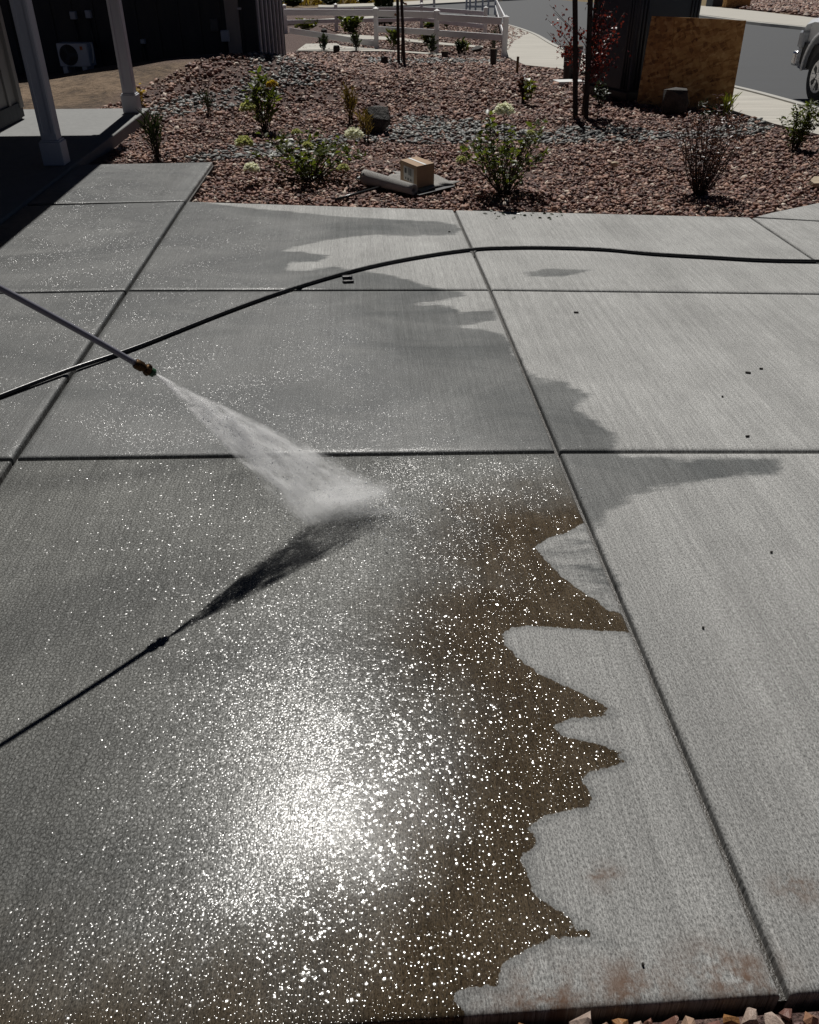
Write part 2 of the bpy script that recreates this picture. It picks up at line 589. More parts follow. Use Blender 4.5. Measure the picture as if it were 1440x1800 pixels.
M['twig'] = simple("twig_bark", (0.05, 0.032, 0.024), 0.8, 30, 0.3, 0.4)
M['stake'] = simple("stake_wood", (0.032, 0.024, 0.02), 0.8, 20, 0.3, 0.4, stretch=(6, 6, 0.6))
M['white_vinyl'] = simple("white_vinyl", (0.88, 0.88, 0.89), 0.4, 8, 0.06, 0.05, 0.001)
M['post_paint'] = simple("post_paint", (0.52, 0.53, 0.56), 0.5, 14, 0.12, 0.15, 0.002, stretch=(1, 1, 0.2))
M['house_siding'] = simple("taupe_siding", (0.26, 0.245, 0.225), 0.7, 12, 0.15, 0.25, 0.002, stretch=(1, 1, 0.15))
M['soffit'] = simple("soffit_boards", (0.30, 0.30, 0.30), 0.7, 8, 0.1, 0.1)
M['shingle'] = simple("roof_shingle", (0.06, 0.06, 0.065), 0.9, 18, 0.4, 0.6, 0.02)
M['navy'] = simple("navy_siding", (0.018, 0.022, 0.027), 0.65, 10, 0.15, 0.2, 0.002, stretch=(1, 1, 0.15))
M['grey_trim'] = simple("grey_trim", (0.48, 0.49, 0.52), 0.6, 10, 0.12, 0.15, 0.002, stretch=(1, 1, 0.15))
M['ac_paint'] = simple("condenser_enamel", (0.55, 0.58, 0.62), 0.45, 9, 0.08, 0.08, 0.002)
M['black'] = simple("black_plastic", (0.012, 0.012, 0.013), 0.45, 25, 0.25, 0.15)
M['rubber'] = simple("hose_rubber", (0.014, 0.014, 0.015), 0.32, 60, 0.25, 0.2, 0.001, coord='pos')
M['box_grey'] = simple("meter_box_grey", (0.36, 0.40, 0.46), 0.5, 12, 0.1, 0.1)
M['slate_plastic'] = simple("slate_plastic", (0.032, 0.042, 0.055), 0.5, 6, 0.2, 0.1)
M['porch'] = simple("porch_concrete", (0.20, 0.203, 0.20), 0.8, 3.5, 0.45, 0.25, 0.003, coord='pos')
M['kerb'] = simple("kerb_concrete", (0.42, 0.41, 0.38), 0.85, 12, 0.2, 0.3, coord='pos')
M['truck_white'] = simple("truck_paint", (0.82, 0.84, 0.87), 0.16, 3, 0.04, 0.0)
M['chrome'] = simple("brushed_metal", (0.55, 0.55, 0.56), 0.28, 20, 0.1, 0.05, metal=1.0)
M['glass_dark'] = simple("tinted_glass", (0.015, 0.018, 0.02), 0.06, 5, 0.05, 0.0)
M['tyre'] = simple("tyre_rubber", (0.016, 0.016, 0.016), 0.75, 50, 0.3, 0.4)
M['lamp_lens'] = simple("lamp_lens", (0.45, 0.47, 0.5), 0.12, 12, 0.15, 0.1)
M['brass'] = simple("worn_brass", (0.075, 0.042, 0.018), 0.45, 60, 0.45, 0.25, 0.001, metal=0.85)
M['tip_green'] = simple("green_tip", (0.02, 0.07, 0.03), 0.4, 60, 0.3, 0.2)
M['wand'] = simple("wand_sleeve", (0.20, 0.20, 0.235), 0.35, 40, 0.2, 0.1, 0.001)
M['carpet'] = simple("carpet_pile", (0.33, 0.32, 0.305), 0.95, 220, 0.45, 0.9, 0.006)
M['foam_white'] = simple("white_board", (0.6, 0.61, 0.6), 0.6, 15, 0.1, 0.1)
M['tarp'] = simple("dark_underlay", (0.05, 0.05, 0.055), 0.6, 25, 0.3, 0.3)
M['chip'] = simple("bark_chip", (0.02, 0.016, 0.013), 0.8, 60, 0.3, 0.5)
M['orange'] = simple("orange_sticker", (0.5, 0.13, 0.02), 0.5, 20, 0.1, 0.0)


def mat_cardboard():
    m = NT("cardboard")
    v = m.n("ShaderNodeTexCoord").outputs["Object"]
    a = m.noise(m.mapping(v, sc=(4, 4, 90)), 1.0, 3, 0.6)
    b = m.noise(v, 10, 4, 0.6)
    f = m.math('MULTIPLY_ADD', m.math('ADD', a, b), 0.3, 0.7)
    m.l(m.mix(1.0, (0.30, 0.195, 0.115), f, 'MULTIPLY'), m.b.inputs["Base Color"])
    m.b.inputs["Roughness"].default_value = 0.75
    return m.m


def mat_osb():
    m = NT("strand_board")
    v = m.n("ShaderNodeTexCoord").outputs["Object"]
    v2 = m.vmath('ADD', v, m.vmath('SCALE', m.noise(v, 14, 2, 0.6, col=True), s=0.03))
    c1 = m.vor(m.mapping(m.mapping(v2, rot=(0, R(25), 0)), sc=(9, 9, 30)), 1.0, out="Color")
    c2 = m.vor(m.mapping(m.mapping(v2, rot=(0, R(-65), 0)), sc=(11, 11, 26)), 1.0, out="Color")
    n = m.noise(v, 40, 4, 0.65)
    s1 = m.n("ShaderNodeSeparateColor"); m.l(c1, s1.inputs[0])
    s2 = m.n("ShaderNodeSeparateColor"); m.l(c2, s2.inputs[0])
    f = m.math('ADD', m.math('MULTIPLY', s1.outputs[0], 0.45), m.math('ADD', m.math('MULTIPLY', s2.outputs[1], 0.35), m.math('MULTIPLY', n, 0.2)))
    m.l(m.ramp(f, [(0.1, (0.13, 0.055, 0.016)), (0.4, (0.42, 0.21, 0.06)), (0.65, (0.58, 0.33, 0.11)), (0.9, (0.72, 0.48, 0.2))]), m.b.inputs["Base Color"])
    m.b.inputs["Roughness"].default_value = 0.7
    m.l(m.bump(f, 0.4, 0.006), m.b.inputs["Normal"])
    return m.m


M['cardboard'] = mat_cardboard()
M['osb'] = mat_osb()
M['label_print'] = simple("label_paper", (0.42, 0.40, 0.37), 0.6, 40, 0.15, 0.0)
M['ink'] = simple("print_ink", (0.03, 0.03, 0.03), 0.6, 40, 0.1, 0.0)


def mat_spray():
    m = NT("water_spray")
    for nd in list(m.t.nodes):
        if nd.type == 'BSDF_PRINCIPLED': m.t.nodes.remove(nd)
    v = m.n("ShaderNodeTexCoord").outputs["Object"]     # local: z along the jet, x across the fan, y through it
    s = m.n("ShaderNodeSeparateXYZ"); m.l(v, s.inputs[0])
    z = m.math('MAXIMUM', s.outputs[2], 0.01)
    ux = m.math('DIVIDE', s.outputs[0], m.math('MULTIPLY_ADD', z, 0.205, 0.003))
    uy = m.math('DIVIDE', s.outputs[1], m.math('MULTIPLY_ADD', z, 0.036, 0.004))
    r2 = m.math('ADD', m.math('POWER', m.math('ABSOLUTE', ux), 4), m.math('MULTIPLY', uy, uy))
    prof = m.mapr(r2, 0.05, 1.0, 1.0, 0.0, True)
    w = m.vmath('ADD', v, m.vmath('SCALE', m.noise(v, 9, 3, 0.6, col=True), s=0.05))
    n1 = m.noise(m.mapping(w, sc=(26, 26, 9)), 1.0, 5, 0.65)
    cx_ = m.n("ShaderNodeCombineXYZ"); m.l(m.math('MULTIPLY', ux, 9.0), cx_.inputs[0]); m.l(m.math('MULTIPLY', uy, 2.0), cx_.inputs[1]); m.l(m.math('MULTIPLY', z, 3.5), cx_.inputs[2])
    n2 = m.noise(cx_.outputs[0], 1.0, 4, 0.65)
    nn = m.math('MULTIPLY', m.mapr(n1, 0.38, 0.66, 0.05, 1.1), m.mapr(n2, 0.36, 0.64, 0.4, 1.45))
    fall = m.math('ADD', m.math('DIVIDE', 4.2, m.math('ADD', z, 0.06)), 4.0)
    endf = m.mapr(z, 0.30, 0.90, 1.0, 0.05, True)
    den = m.math('MULTIPLY', m.math('MULTIPLY', prof, nn), m.math('MULTIPLY', fall, endf))
    den = m.math('MULTIPLY', den, 14.0)
    vol = m.n("ShaderNodeVolumeScatter")
    vol.inputs["Color"].default_value = (1.0, 1.0, 1.0, 1)
    vol.inputs["Anisotropy"].default_value = 0.1
    m.l(den, vol.inputs["Density"])
    m.l(vol.outputs[0], m.out.inputs["Volume"])
    return m.m


def mat_mist():
    m = NT("spray_mist")
    for nd in list(m.t.nodes):
        if nd.type == 'BSDF_PRINCIPLED': m.t.nodes.remove(nd)
    v = m.n("ShaderNodeTexCoord").outputs["Object"]
    r = m.vmath('LENGTH', v)          # unit ellipsoid, scaled by the object
    prof = m.mapr(r, 0.1, 0.98, 1.0, 0.0, True)
    n1 = m.noise(v, 3.2, 5, 0.65, 0.6)
    den = m.math('MULTIPLY', m.math('MULTIPLY', prof, prof), m.mapr(n1, 0.38, 0.7, 0.0, 55.0))
    vol = m.n("ShaderNodeVolumeScatter")
    vol.inputs["Color"].default_value = (1.0, 1.0, 1.0, 1)
    vol.inputs["Anisotropy"].default_value = 0.1
    m.l(den, vol.inputs["Density"])
    m.l(vol.outputs[0], m.out.inputs["Volume"])
    return m.m


M['spray'] = mat_spray()
M['mist'] = mat_mist()


def mat_drop():
    m = NT("water_drop")
    m.b.inputs["Base Color"].default_value = (0.95, 0.97, 1, 1)
    n = m.noise(m.pos(), 200, 2, 0.5)
    m.l(m.mapr(n, 0, 1, 0.05, 0.25), m.b.inputs["Roughness"])
    m.b.inputs["IOR"].default_value = 1.33
    m.b.inputs["Transmission Weight"].default_value = 0.4
    return m.m


M['drop'] = mat_drop()

# ================================================================== SETTING
# ---- road, kerb, pavement outlines (on the terrain)
DROP = -0.12
near_kerb_px = [(1640, 246), (1440, 190), (1295, 152), (1120, 116), (1045, 100), (985, 82), (940, 58), (890, 42), (840, 33), (780, 25), (700, 19), (640, 17), (560, 19)]
far_kerb_px = [(560, 13), (690, 10), (760, 6.5), (860, 1), (960, -4), (1100, 6), (1220, 25), (1320, 38), (1410, 47), (1640, 74)]
near_kerb = [tuple(ug(a, b)[:2]) for a, b in near_kerb_px]
far_kerb = [tuple(ug(a, b)[:2]) for a, b in far_kerb_px]
ROAD = near_kerb + far_kerb
SIDEWALK = gpoly([(889, 99), (924, 114), (984, 120), (1060, 136), (1120, 151), (1286, 193), (1361, 217), (1440, 236), (1640, 300)]) + near_kerb[:8]
WALKS = [gpoly([(538, 78), (592, 77), (600, 82), (664, 87), (780, 95), (776, 98), (680, 91), (520, 91)]),
         gpoly([(600, 60), (700, 67), (770, 75), (850, 82), (848, 85), (770, 79), (700, 72), (560, 66)]),
         gpoly([(500, 38), (560, 34.5), (600, 31.5), (665, 28), (700, 27), (700, 30), (665, 31.5), (600, 35), (560, 38), (500, 43)])]
FARWALKS = [gpoly([(560, 13), (690, 10), (760, 6.5), (860, 1), (960, -4), (930, -7), (850, -3), (760, 0), (680, 5), (560, 9)]),
            gpoly([(1100, 5.5), (1220, 24.5), (1320, 37.5), (1410, 46.5), (1640, 73), (1640, 55), (1440, 33), (1330, 20), (1218, 9), (1110, -2)])]


def sheet(name, poly, dz, thick, mat, kind='structure', parent=None):
    """a paved sheet following the terrain, with real thickness"""
    bm = bmesh.new()
    vs_ = [bm.verts.new((p[0], p[1], 0)) for p in poly]
    f = bm.faces.new(vs_)
    bmesh.ops.triangulate(bm, faces=[f])
    for _ in range(3):
        es = [e for e in bm.edges if e.calc_length() > 1.2]
        if not es: break
        bmesh.ops.subdivide_edges(bm, edges=es, cuts=1)
        bmesh.ops.triangulate(bm, faces=bm.faces[:])
    for v in bm.verts:
        v.co.z = float(G(v.co.x, v.co.y)) + dz
    r = bmesh.ops.extrude_face_region(bm, geom=bm.faces[:])
    for v in [g for g in r['geom'] if isinstance(g, bmesh.types.BMVert)]:
        v.co.z -= thick
    bmesh.ops.recalc_face_normals(bm, faces=bm.faces)
    me = bpy.data.meshes.new(name)
    bm.to_mesh(me); bm.free()
    o = link(name, me, mat, parent)
    if kind and parent is None: o["kind"] = kind
    return o


# ---- driveway lattice
def line_x(p, q, r, s):
    p, q, r, s = [np.asarray(v[:2], float) for v in (p, q, r, s)]
    A = np.array([q - p, -(s - r)]).T
    t = np.linalg.solve(A, r - p)
    return p + (q - p) * t[0]


J = {}
for key, px in {('A', 0): (327, 353), ('A', 1): (222, 510), ('A', 2): (24, 806), ('B', 0): (799, 368), ('B', 1): (862, 509), ('B', 2): (981, 793), ('B', 3): (1387, 1757)}.items():
    J[key] = np.array(up(*px)[:2])
tb = (up(900, 1790), up(1380, 1757))
J[('A', 3)] = line_x(J[('A', 0)], J[('A', 2)], *tb)
c0, c1 = up(1320, 381), up(1431, 455)
J[('C', 0)] = np.array(c0[:2])
J[('C', 1)] = line_x(c0, c1, up(862, 509), up(1440, 516))
J[('C', 2)] = line_x(c0, c1, up(981, 793), up(1440, 793))
J[('C', 3)] = line_x(c0, c1, *tb)
for r in range(4):
    J[('L', r)] = J[('A', r)] - np.array([math.cos(PHI), math.sin(PHI)]) * 2.15
J[('L', 0)] = np.array(up(-420, 374)[:2])
dR = np.array([math.cos(PHI), math.sin(PHI)])
for r in range(4):
    J[('D', r)] = J[('C', r)] + dR * 2.3
J[('D', 0)] = np.array(up(1440, 388)[:2]) + (np.array(up(1440, 388)[:2]) - J[('C', 0)]) * 3.0
J[('A', -1)] = np.array(up(375, 284)[:2])
J[('L', -1)] = np.array(up(180, 288)[:2]) - dR * 0.2
W0 = np.array(up(30, 360)[:2])

# ---- outlines of the water on the concrete
FILM = wpoly([(985, 797), (1002, 840), (1022, 872), (1030, 915), (1000, 936), (962, 946), (940, 962), (960, 985), (985, 1010), (1015, 1035), (1050, 1055), (1064, 1070),
              (1104, 1082), (1116, 1112), (1060, 1110), (1000, 1105), (930, 1100), (895, 1105), (882, 1118), (890, 1135), (915, 1160), (950, 1185), (1000, 1208), (1050, 1232),
              (1086, 1256), (1045, 1262), (1010, 1262), (975, 1275), (972, 1282), (1000, 1297), (1030, 1303), (1060, 1310), (1112, 1334), (1080, 1346), (1050, 1355),
              (1015, 1362), (1030, 1380), (1042, 1400), (1035, 1420), (1000, 1425), (970, 1432), (945, 1442), (928, 1455), (945, 1475), (940, 1490), (915, 1505),
              (925, 1530), (935, 1560), (950, 1580), (985, 1602), (1020, 1628), (1078, 1662), (1020, 1650), (975, 1645), (950, 1660), (925, 1668), (905, 1685), (885, 1695),
              (880, 1720), (893, 1743), (870, 1738), (845, 1735), (820, 1742), (790, 1742), (800, 1760), (815, 1780), (850, 1990), (-900, 2100), (-1600, 1300), (-1100, 640), (940, 690)])
SILT = [tuple(up(1500, 600)[:2]), tuple(up(1500, 930)[:2])] + FILM[5:-1] + [tuple(up(-1100, 400)[:2])]
NOTCH = wpoly([(930, 950), (985, 928), (1020, 918), (1040, 925), (1062, 965), (1090, 1030), (1108, 1085), (1060, 1085), (980, 1060), (930, 1000)])
DAMPS = [wpoly(p) for p in (
    [(-900, 790), (-700, 520), (-400, 300), (375, 280), (330, 352), (420, 362), (480, 369), (543, 374), (610, 381), (680, 384), (773, 389), (807, 395), (813, 403), (803, 413), (713, 415),
     (663, 413), (613, 418), (573, 423), (530, 432), (500, 440), (540, 443), (582, 449), (560, 460), (515, 462), (505, 474), (540, 474), (590, 467), (620, 473), (693, 483), (772, 507), (818, 512),
     (817, 523), (780, 528), (737, 534), (797, 537), (813, 547), (873, 543), (879, 565), (850, 567), (813, 573), (853, 577), (890, 587), (930, 655), (962, 666), (1000, 670), (1006, 680), (1045, 694),
     (1028, 709), (1020, 720), (1050, 740), (1070, 752), (1088, 770), (1085, 791), (1100, 802), (1200, 803), (1300, 803), (1370, 806), (1377, 820), (1370, 836), (1300, 841), (1230, 850), (1150, 862), (1108, 880),
     (1075, 902), (1062, 925), (1035, 925), (1020, 918), (985, 928), (930, 950), (900, 1000), (-900, 1000)],
    [(915, 480), (960, 471), (1042, 473), (1030, 480), (990, 486), (930, 488)],
)]
SHINE = [wpoly([(-900, 830), (-700, 520), (-400, 300), (375, 280), (330, 352), (430, 372), (560, 400), (480, 470), (560, 512), (640, 560), (700, 640), (760, 700), (840, 760), (1000, 790), (1000, 830)])]
SPLASH = wpoly([(600, 830), (680, 800), (800, 792), (960, 800), (1010, 850), (1020, 905), (960, 930), (900, 1000), (980, 1060), (880, 1090), (760, 1000), (700, 930), (620, 900)])


def slab(name, corners, parent, mat, thick=0.11, rad=0.016, gap=0.010, z0=0.0, step=0.025, film=False):
    p00, p10, p11, p01 = [np.asarray(c, float)[:2] for c in corners]
    cen = (p00 + p10 + p11 + p01) / 4
    ls = (np.linalg.norm(p10 - p00) + np.linalg.norm(p11 - p01)) / 2
    lt = (np.linalg.norm(p01 - p00) + np.linalg.norm(p11 - p10)) / 2

    def lines(L):
        b = [gap, gap + 0.10 * rad, gap + 0.35 * rad, gap + rad]
        k = max(2, int((L - 2 * b[-1]) / step))
        mid = list(np.linspace(b[-1], L - b[-1], k + 1))[1:-1]
        return np.array(b + mid + [L - q for q in b[::-1]])
    S, T = lines(ls), lines(lt)

    def drop(e):
        t = np.clip((e - gap) / rad, 0, 1)
        return rad * 0.8 * (1 - np.sqrt(np.clip(1 - (1 - t) ** 2, 0, 1)))
    ss, tt = np.meshgrid(S, T)
    es = np.minimum(ss, ls - ss); et = np.minimum(tt, lt - tt)
    z = z0 - np.maximum(drop(es), drop(et))
    u = (ss / ls)[..., None]; v = (tt / lt)[..., None]
    P = (1 - u) * (1 - v) * p00 + u * (1 - v) * p10 + u * v * p11 + (1 - u) * v * p01
    ny, nx = ss.shape
    top = np.concatenate([P.reshape(-1, 2), z.reshape(-1, 1)], 1)
    idx = np.arange(nx * ny).reshape(ny, nx)
    q = np.stack([idx[:-1, :-1], idx[:-1, 1:], idx[1:, 1:], idx[1:, :-1]], -1).reshape(-1, 4)
    ring = np.concatenate([idx[0, :-1], idx[:-1, -1], idx[-1, :0:-1], idx[:0:-1, 0]])
    low = top[ring].copy(); low[:, 2] = z0 - thick
    nb = len(top)
    k = np.arange(len(ring))
    wall = np.stack([ring, nb + k, nb + (k + 1) % len(ring), ring[(k + 1) % len(ring)]], -1)
    V = np.concatenate([top, low])
    me = mesh_np(name, V - np.array([cen[0], cen[1], 0]), np.concatenate([q, wall]))
    X, Y = V[:, 0], V[:, 1]
    attr(me, "sd_film", sdf(FILM, X, Y) if film else np.full(len(X), -1.0))
    attr(me, "sd_silt", sdf(SILT, X, Y))
    attr(me, "sd_damp", np.maximum(np.max([sdf(p, X, Y) for p in DAMPS], 0), np.minimum(sdf(NOTCH, X, Y), 0.004)))
    attr(me, "shine", np.clip(np.max([sdf(p, X, Y) for p in SHINE], 0) / 0.35 + 0.35, 0, 1))
    attr(me, "splash", np.clip(sdf(SPLASH, X, Y) / 0.15 + 0.5, 0, 1))
    so = np.zeros(len(X))
    for (a, b, rx) in ((1290, 1715, 0.10), (1120, 1740, 0.09), (960, 1765, 0.10), (1060, 1540, 0.035), (1400, 1560, 0.05)):
        c = up(a, b)
        so = np.maximum(so, np.exp(-((X - c[0]) / rx) ** 2 - ((Y - c[1]) / (rx * 0.6)) ** 2))
    attr(me, "soil", so)
    attr(me, "front_tone", np.clip((2.9 - Y) / 1.6, 0, 1))  # gradient: slab colour gets darker towards the front
    o = link(name, me, mat, parent)
    o.location = (cen[0], cen[1], 0)
    me.polygons.foreach_set("use_smooth", [True] * len(me.polygons))
    me.set_sharp_from_angle(angle=R(60))
    return o


dw = MB()
base_poly = [J[('L', 3)], J[('D', 3)], J[('D', 0)], J[('C', 0)], J[('A', 0)], J[('A', -1)], J[('L', -1)], J[('L', 0)]]
cx = np.mean(base_poly, 0)
base_poly = [cx + (np.asarray(p) - cx) * 0.9975 for p in base_poly]
dw.prism(base_poly, -0.16, -0.032)
driveway = dw.build("driveway", M['joint'])
tag(driveway, "brushed concrete driveway of large square slabs, wet on the left", kind='structure')
for r in (0, 1, 2):
    for a, b in (('L', 'A'), ('A', 'B'), ('B', 'C'), ('C', 'D')):
        slab("concrete_slab", (J[(a, r + 1)], J[(b, r + 1)], J[(b, r)], J[(a, r)]), driveway, M['concrete'], film=(r == 2 and b in 'AB'))
slab("concrete_slab", (W0 - dR * 0.3, J[('A', 0)], J[('A', -1)], J[('L', -1)]), driveway, M['concrete'])
# path leaving to the right behind the driveway
pr = [J[('C', 0)], np.array(up(1440, 388)[:2]), np.array(up(1560, 327)[:2]), np.array(up(1352, 374)[:2])]
slab("concrete_slab", (J[('C', 0)] + dR * 0.02, J[('D', 0)], np.array(up(1700, 300)[:2]), np.array(up(1352, 375)[:2])), driveway, M['concrete'])

# ---- the ground: one sheet out to the horizon
xs = np.unique(np.concatenate([-np.geomspace(14, 900, 26)[::-1], np.arange(-13.8, 20, 0.2), np.geomspace(20, 900, 26)]))
ys = np.unique(np.concatenate([-np.geomspace(4, 600, 16)[::-1], np.arange(-3.8, 34, 0.2), np.geomspace(34, 1500, 40)]))
gx, gy = np.meshgrid(xs, ys)
gz = G(gx, gy) - 0.03
gz = gz + 0.018 * np.sin(gx * 3.1 + gy * 1.7) * np.sin(gy * 2.3 - gx) * (gy > 6.5)
dirtmask = np.clip((-1.9 - 0.28 * (gx + 3.4) ** 1 - np.abs(gx + 3.0) * 0) , 0, 1)
outer = [(-30, -3), (J[('D', 3)][0], -3), tuple(J[('D', 3)]), tuple(J[('D', 0)]), tuple(J[('C', 0)]), tuple(J[('A', 0)]), tuple(J[('A', -1)]), tuple(J[('L', -1)])]
s_dw = sdf(base_poly, gx, gy)
gz = np.where(s_dw > -0.12, gz - 0.15, gz)
strip_front = (gy < float(max(J[('L', 3)][1], J[('D', 3)][1])))
gz = np.where(strip_front & (s_dw < -0.1), -0.22, gz)
s_rd = sdf(ROAD, gx, gy)
gz = np.where(s_rd > -0.3, gz - 0.32, gz)
for w in [SIDEWALK] + WALKS + FARWALKS:
    gz = np.where(sdf(w, gx, gy) > -0.05, gz - 0.05, gz)
ny, nx = gx.shape
idx = np.arange(nx * ny).reshape(ny, nx)
q = np.stack([idx[:-1, :-1], idx[:-1, 1:], idx[1:, 1:], idx[1:, :-1]], -1).reshape(-1, 4)
gme = mesh_np("ground", np.stack([gx, gy, gz], -1).reshape(-1, 3), q)
# the bare soil lies behind the porch; gravel everywhere else in the beds
SOIL = gpoly([(-300, 260), (40, 207), (150, 195), (205, 178), (215, 160), (250, 150), (300, 130), (330, 112), (345, 104), (300, 108), (150, 122), (-300, 150)])
grav_a = np.clip(0.5 - sdf(SOIL, gx, gy) / 0.5, 0, 1)
attr(gme, "gravel", (grav_a * (gy < 60)).ravel())
attr(gme, "meadow", np.clip((gy - 75) / 15, 0, 1).ravel())
ground = link("ground", gme, M['ground'], smooth=True)
ground["kind"] = 'structure'

road = sheet("road", ROAD, DROP, 0.1, M['asphalt'])
sidewalk = sheet("sidewalk", SIDEWALK, 0.0, 0.14, M['sidewalk'])
for w in WALKS:
    sheet("garden_path", w, 0.02, 0.1, M['sidewalk'])
for w in FARWALKS:
    sheet("sidewalk", w, 0.03, 0.3, M['sidewalk'])


def kerb(path, side, name="kerb"):
    """kerb stone strip along a path, standing 0.12 above the road"""
    P = catmull([np.array([*p, 0.0]) for p in path], 5)
    P = [np.array(p[:2]) for p in P]
    bm = bmesh.new(); rows = []
    for i, p in enumerate(P):
        d = P[min(i + 1, len(P) - 1)] - P[max(i - 1, 0)]
        d = d / np.linalg.norm(d); n = np.array([-d[1], d[0]]) * side
        z = float(G(p[0], p[1]))
        prof = [(0.0, DROP - 0.1), (0.0, 0.0), (0.02, 0.018), (0.16, 0.022), (0.16, -0.1)]
        rows.append([bm.verts.new((p[0] + n[0] * a, p[1] + n[1] * a, z + b)) for a, b in prof])
    for i in range(len(rows) - 1):
        for k in range(4):
            bm.faces.new((rows[i][k], rows[i + 1][k], rows[i + 1][k + 1], rows[i][k + 1]))
    bmesh.ops.recalc_face_normals(bm, faces=bm.faces)
    me = bpy.data.meshes.new(name); bm.to_mesh(me); bm.free()
    o = link(name, me, M['kerb']); o["kind"] = 'structure'
    return o


kerb(near_kerb, 1)
kerb(far_kerb[5:], 1)
kerb(far_kerb[:5], 1)


# ---- stones by the thousand: crushed rock and river rock
ICO_V, ICO_F = None, None
bm = bmesh.new(); bmesh.ops.create_icosphere(bm, subdivisions=1, radius=1.0)
bm.verts.ensure_lookup_table()
ICO_V = np.array([v.co[:] for v in bm.verts]); ICO_F = np.array([[v.index for v in f.verts] for f in bm.faces]); bm.free()


def rotmats(n, flat=1.0):
    a = RNG.uniform(0, 2 * np.pi, n); b = RNG.normal(0, 0.5 * flat, n); c = RNG.normal(0, 0.5 * flat, n)
    ca, sa, cb, sb, cc, sc = np.cos(a), np.sin(a), np.cos(b), np.sin(b), np.cos(c), np.sin(c)
    Rz = np.zeros((n, 3, 3)); Rz[:, 0, 0] = ca; Rz[:, 0, 1] = -sa; Rz[:, 1, 0] = sa; Rz[:, 1, 1] = ca; Rz[:, 2, 2] = 1
    Ry = np.zeros((n, 3, 3)); Ry[:, 0, 0] = cb; Ry[:, 0, 2] = sb; Ry[:, 2, 0] = -sb; Ry[:, 2, 2] = cb; Ry[:, 1, 1] = 1
    Rx = np.zeros((n, 3, 3)); Rx[:, 1, 1] = cc; Rx[:, 1, 2] = -sc; Rx[:, 2, 1] = sc; Rx[:, 2, 2] = cc; Rx[:, 0, 0] = 1
    return Ry @ Rx @ Rz


def stones_mesh(name, pts, size, squash, jitter, flat):
    n = len(pts)
    V = np.repeat(ICO_V[None], n, 0)
    V = V * (1 + RNG.uniform(-jitter, jitter, (n, 12, 1))) + RNG.normal(0, jitter * 0.25, (n, 12, 3))
    sc = np.stack([RNG.uniform(0.8, 1.35, n), RNG.uniform(0.6, 1.0, n), np.full(n, squash) * RNG.uniform(0.7, 1.3, n)], -1)
    V = V * (sc * np.asarray(size)[:, None])[:, None, :]
    V = np.einsum('nij,nkj->nki', rotmats(n, flat), V) + pts[:, None, :]
    Fc = (ICO_F[None] + (np.arange(n) * 12)[:, None, None]).reshape(-1, 3)
    me = mesh_np(name, V.reshape(-1, 3), Fc)
    attr(me, "rnd", np.repeat(RNG.uniform(0, 1, n), 12))
    return me


def scatter(poly, dens_fn, excl=()):
    poly = np.asarray(poly)
    x0, y0 = poly.min(0); x1, y1 = poly.max(0)
    out = []
    yb = y0
    while yb < y1:
        ye = min(yb + 0.5, y1)
        d = dens_fn((yb + ye) / 2)
        n = int(d * (ye - yb) * (x1 - x0))
        x = RNG.uniform(x0, x1, n); y = RNG.uniform(yb, ye, n)
        k = inside(poly, x, y)
        for e in excl: k &= ~inside(e, x, y)
        out.append(np.stack([x[k], y[k]], -1))
        yb = ye
    return np.concatenate(out)


BED = gpoly([(375, 282), (381, 287), (338, 352)]) + [tuple(J[('A', 0)] + np.array([0.05, 0.03])), tuple(J[('B', 0)] + np.array([0, 0.03])), tuple(J[('C', 0)] + np.array([-0.02, 0.03]))] + \
    [tuple(up(1352, 373)[:2]), tuple(up(1700, 298)[:2])] + gpoly([(1640, 304), (1440, 238), (1361, 219), (1286, 195), (1120, 153), (1060, 138), (984, 122), (924, 116), (889, 101), (776, 99), (680, 92), (520, 92), (470, 93), (440, 93),
     (345, 104), (300, 128), (250, 150), (215, 165), (205, 180), (130, 197), (30, 208), (240, 204), (262, 199), (180, 284)])
CREEKS = [gpoly(p) for p in (
    [(252, 188), (300, 175), (360, 160), (420, 150), (470, 140), (500, 150), (500, 165), (450, 180), (400, 190), (330, 200), (280, 207), (255, 203)],
    [(436, 100), (480, 93), (510, 100), (545, 112), (575, 128), (580, 142), (540, 150), (480, 152), (430, 150), (420, 140), (440, 122)],
    [(395, 256), (480, 250), (540, 246), (620, 232), (640, 228), (720, 214), (700, 205), (770, 203), (840, 212), (900, 222), (940, 234), (1000, 222), (1090, 220), (1160, 230),
     (1230, 232), (1330, 205), (1362, 222), (1340, 236), (1250, 242), (1180, 244), (1100, 248), (980, 252), (900, 246), (820, 252), (720, 252), (640, 246), (560, 262), (480, 276), (405, 278), (330, 284), (330, 276)],
    [(640, 100), (720, 102), (800, 103), (880, 104), (880, 111), (800, 111), (700, 112), (640, 110)])]
BACKBED = gpoly([(520, 90), (545, 76), (600, 58), (560, 45), (660, 32), (840, 34), (888, 42), (930, 58), (905, 72), (885, 98), (780, 93), (660, 84)])
FARBED = gpoly([(1240, 8), (1330, 18), (1440, 31), (1640, 52), (1640, 10), (1440, -4), (1260, -6)])


def thin_near(p):          # the plants' feet and the porch stay clear of nothing: keep everything
    return p


def lay(p, size, lift=0.0):
    z = G(p[:, 0], p[:, 1]) - 0.026 + lift + RNG.uniform(-0.004, 0.012, len(p)) + size * 0.15
    return np.concatenate([p, z[:, None]], 1)


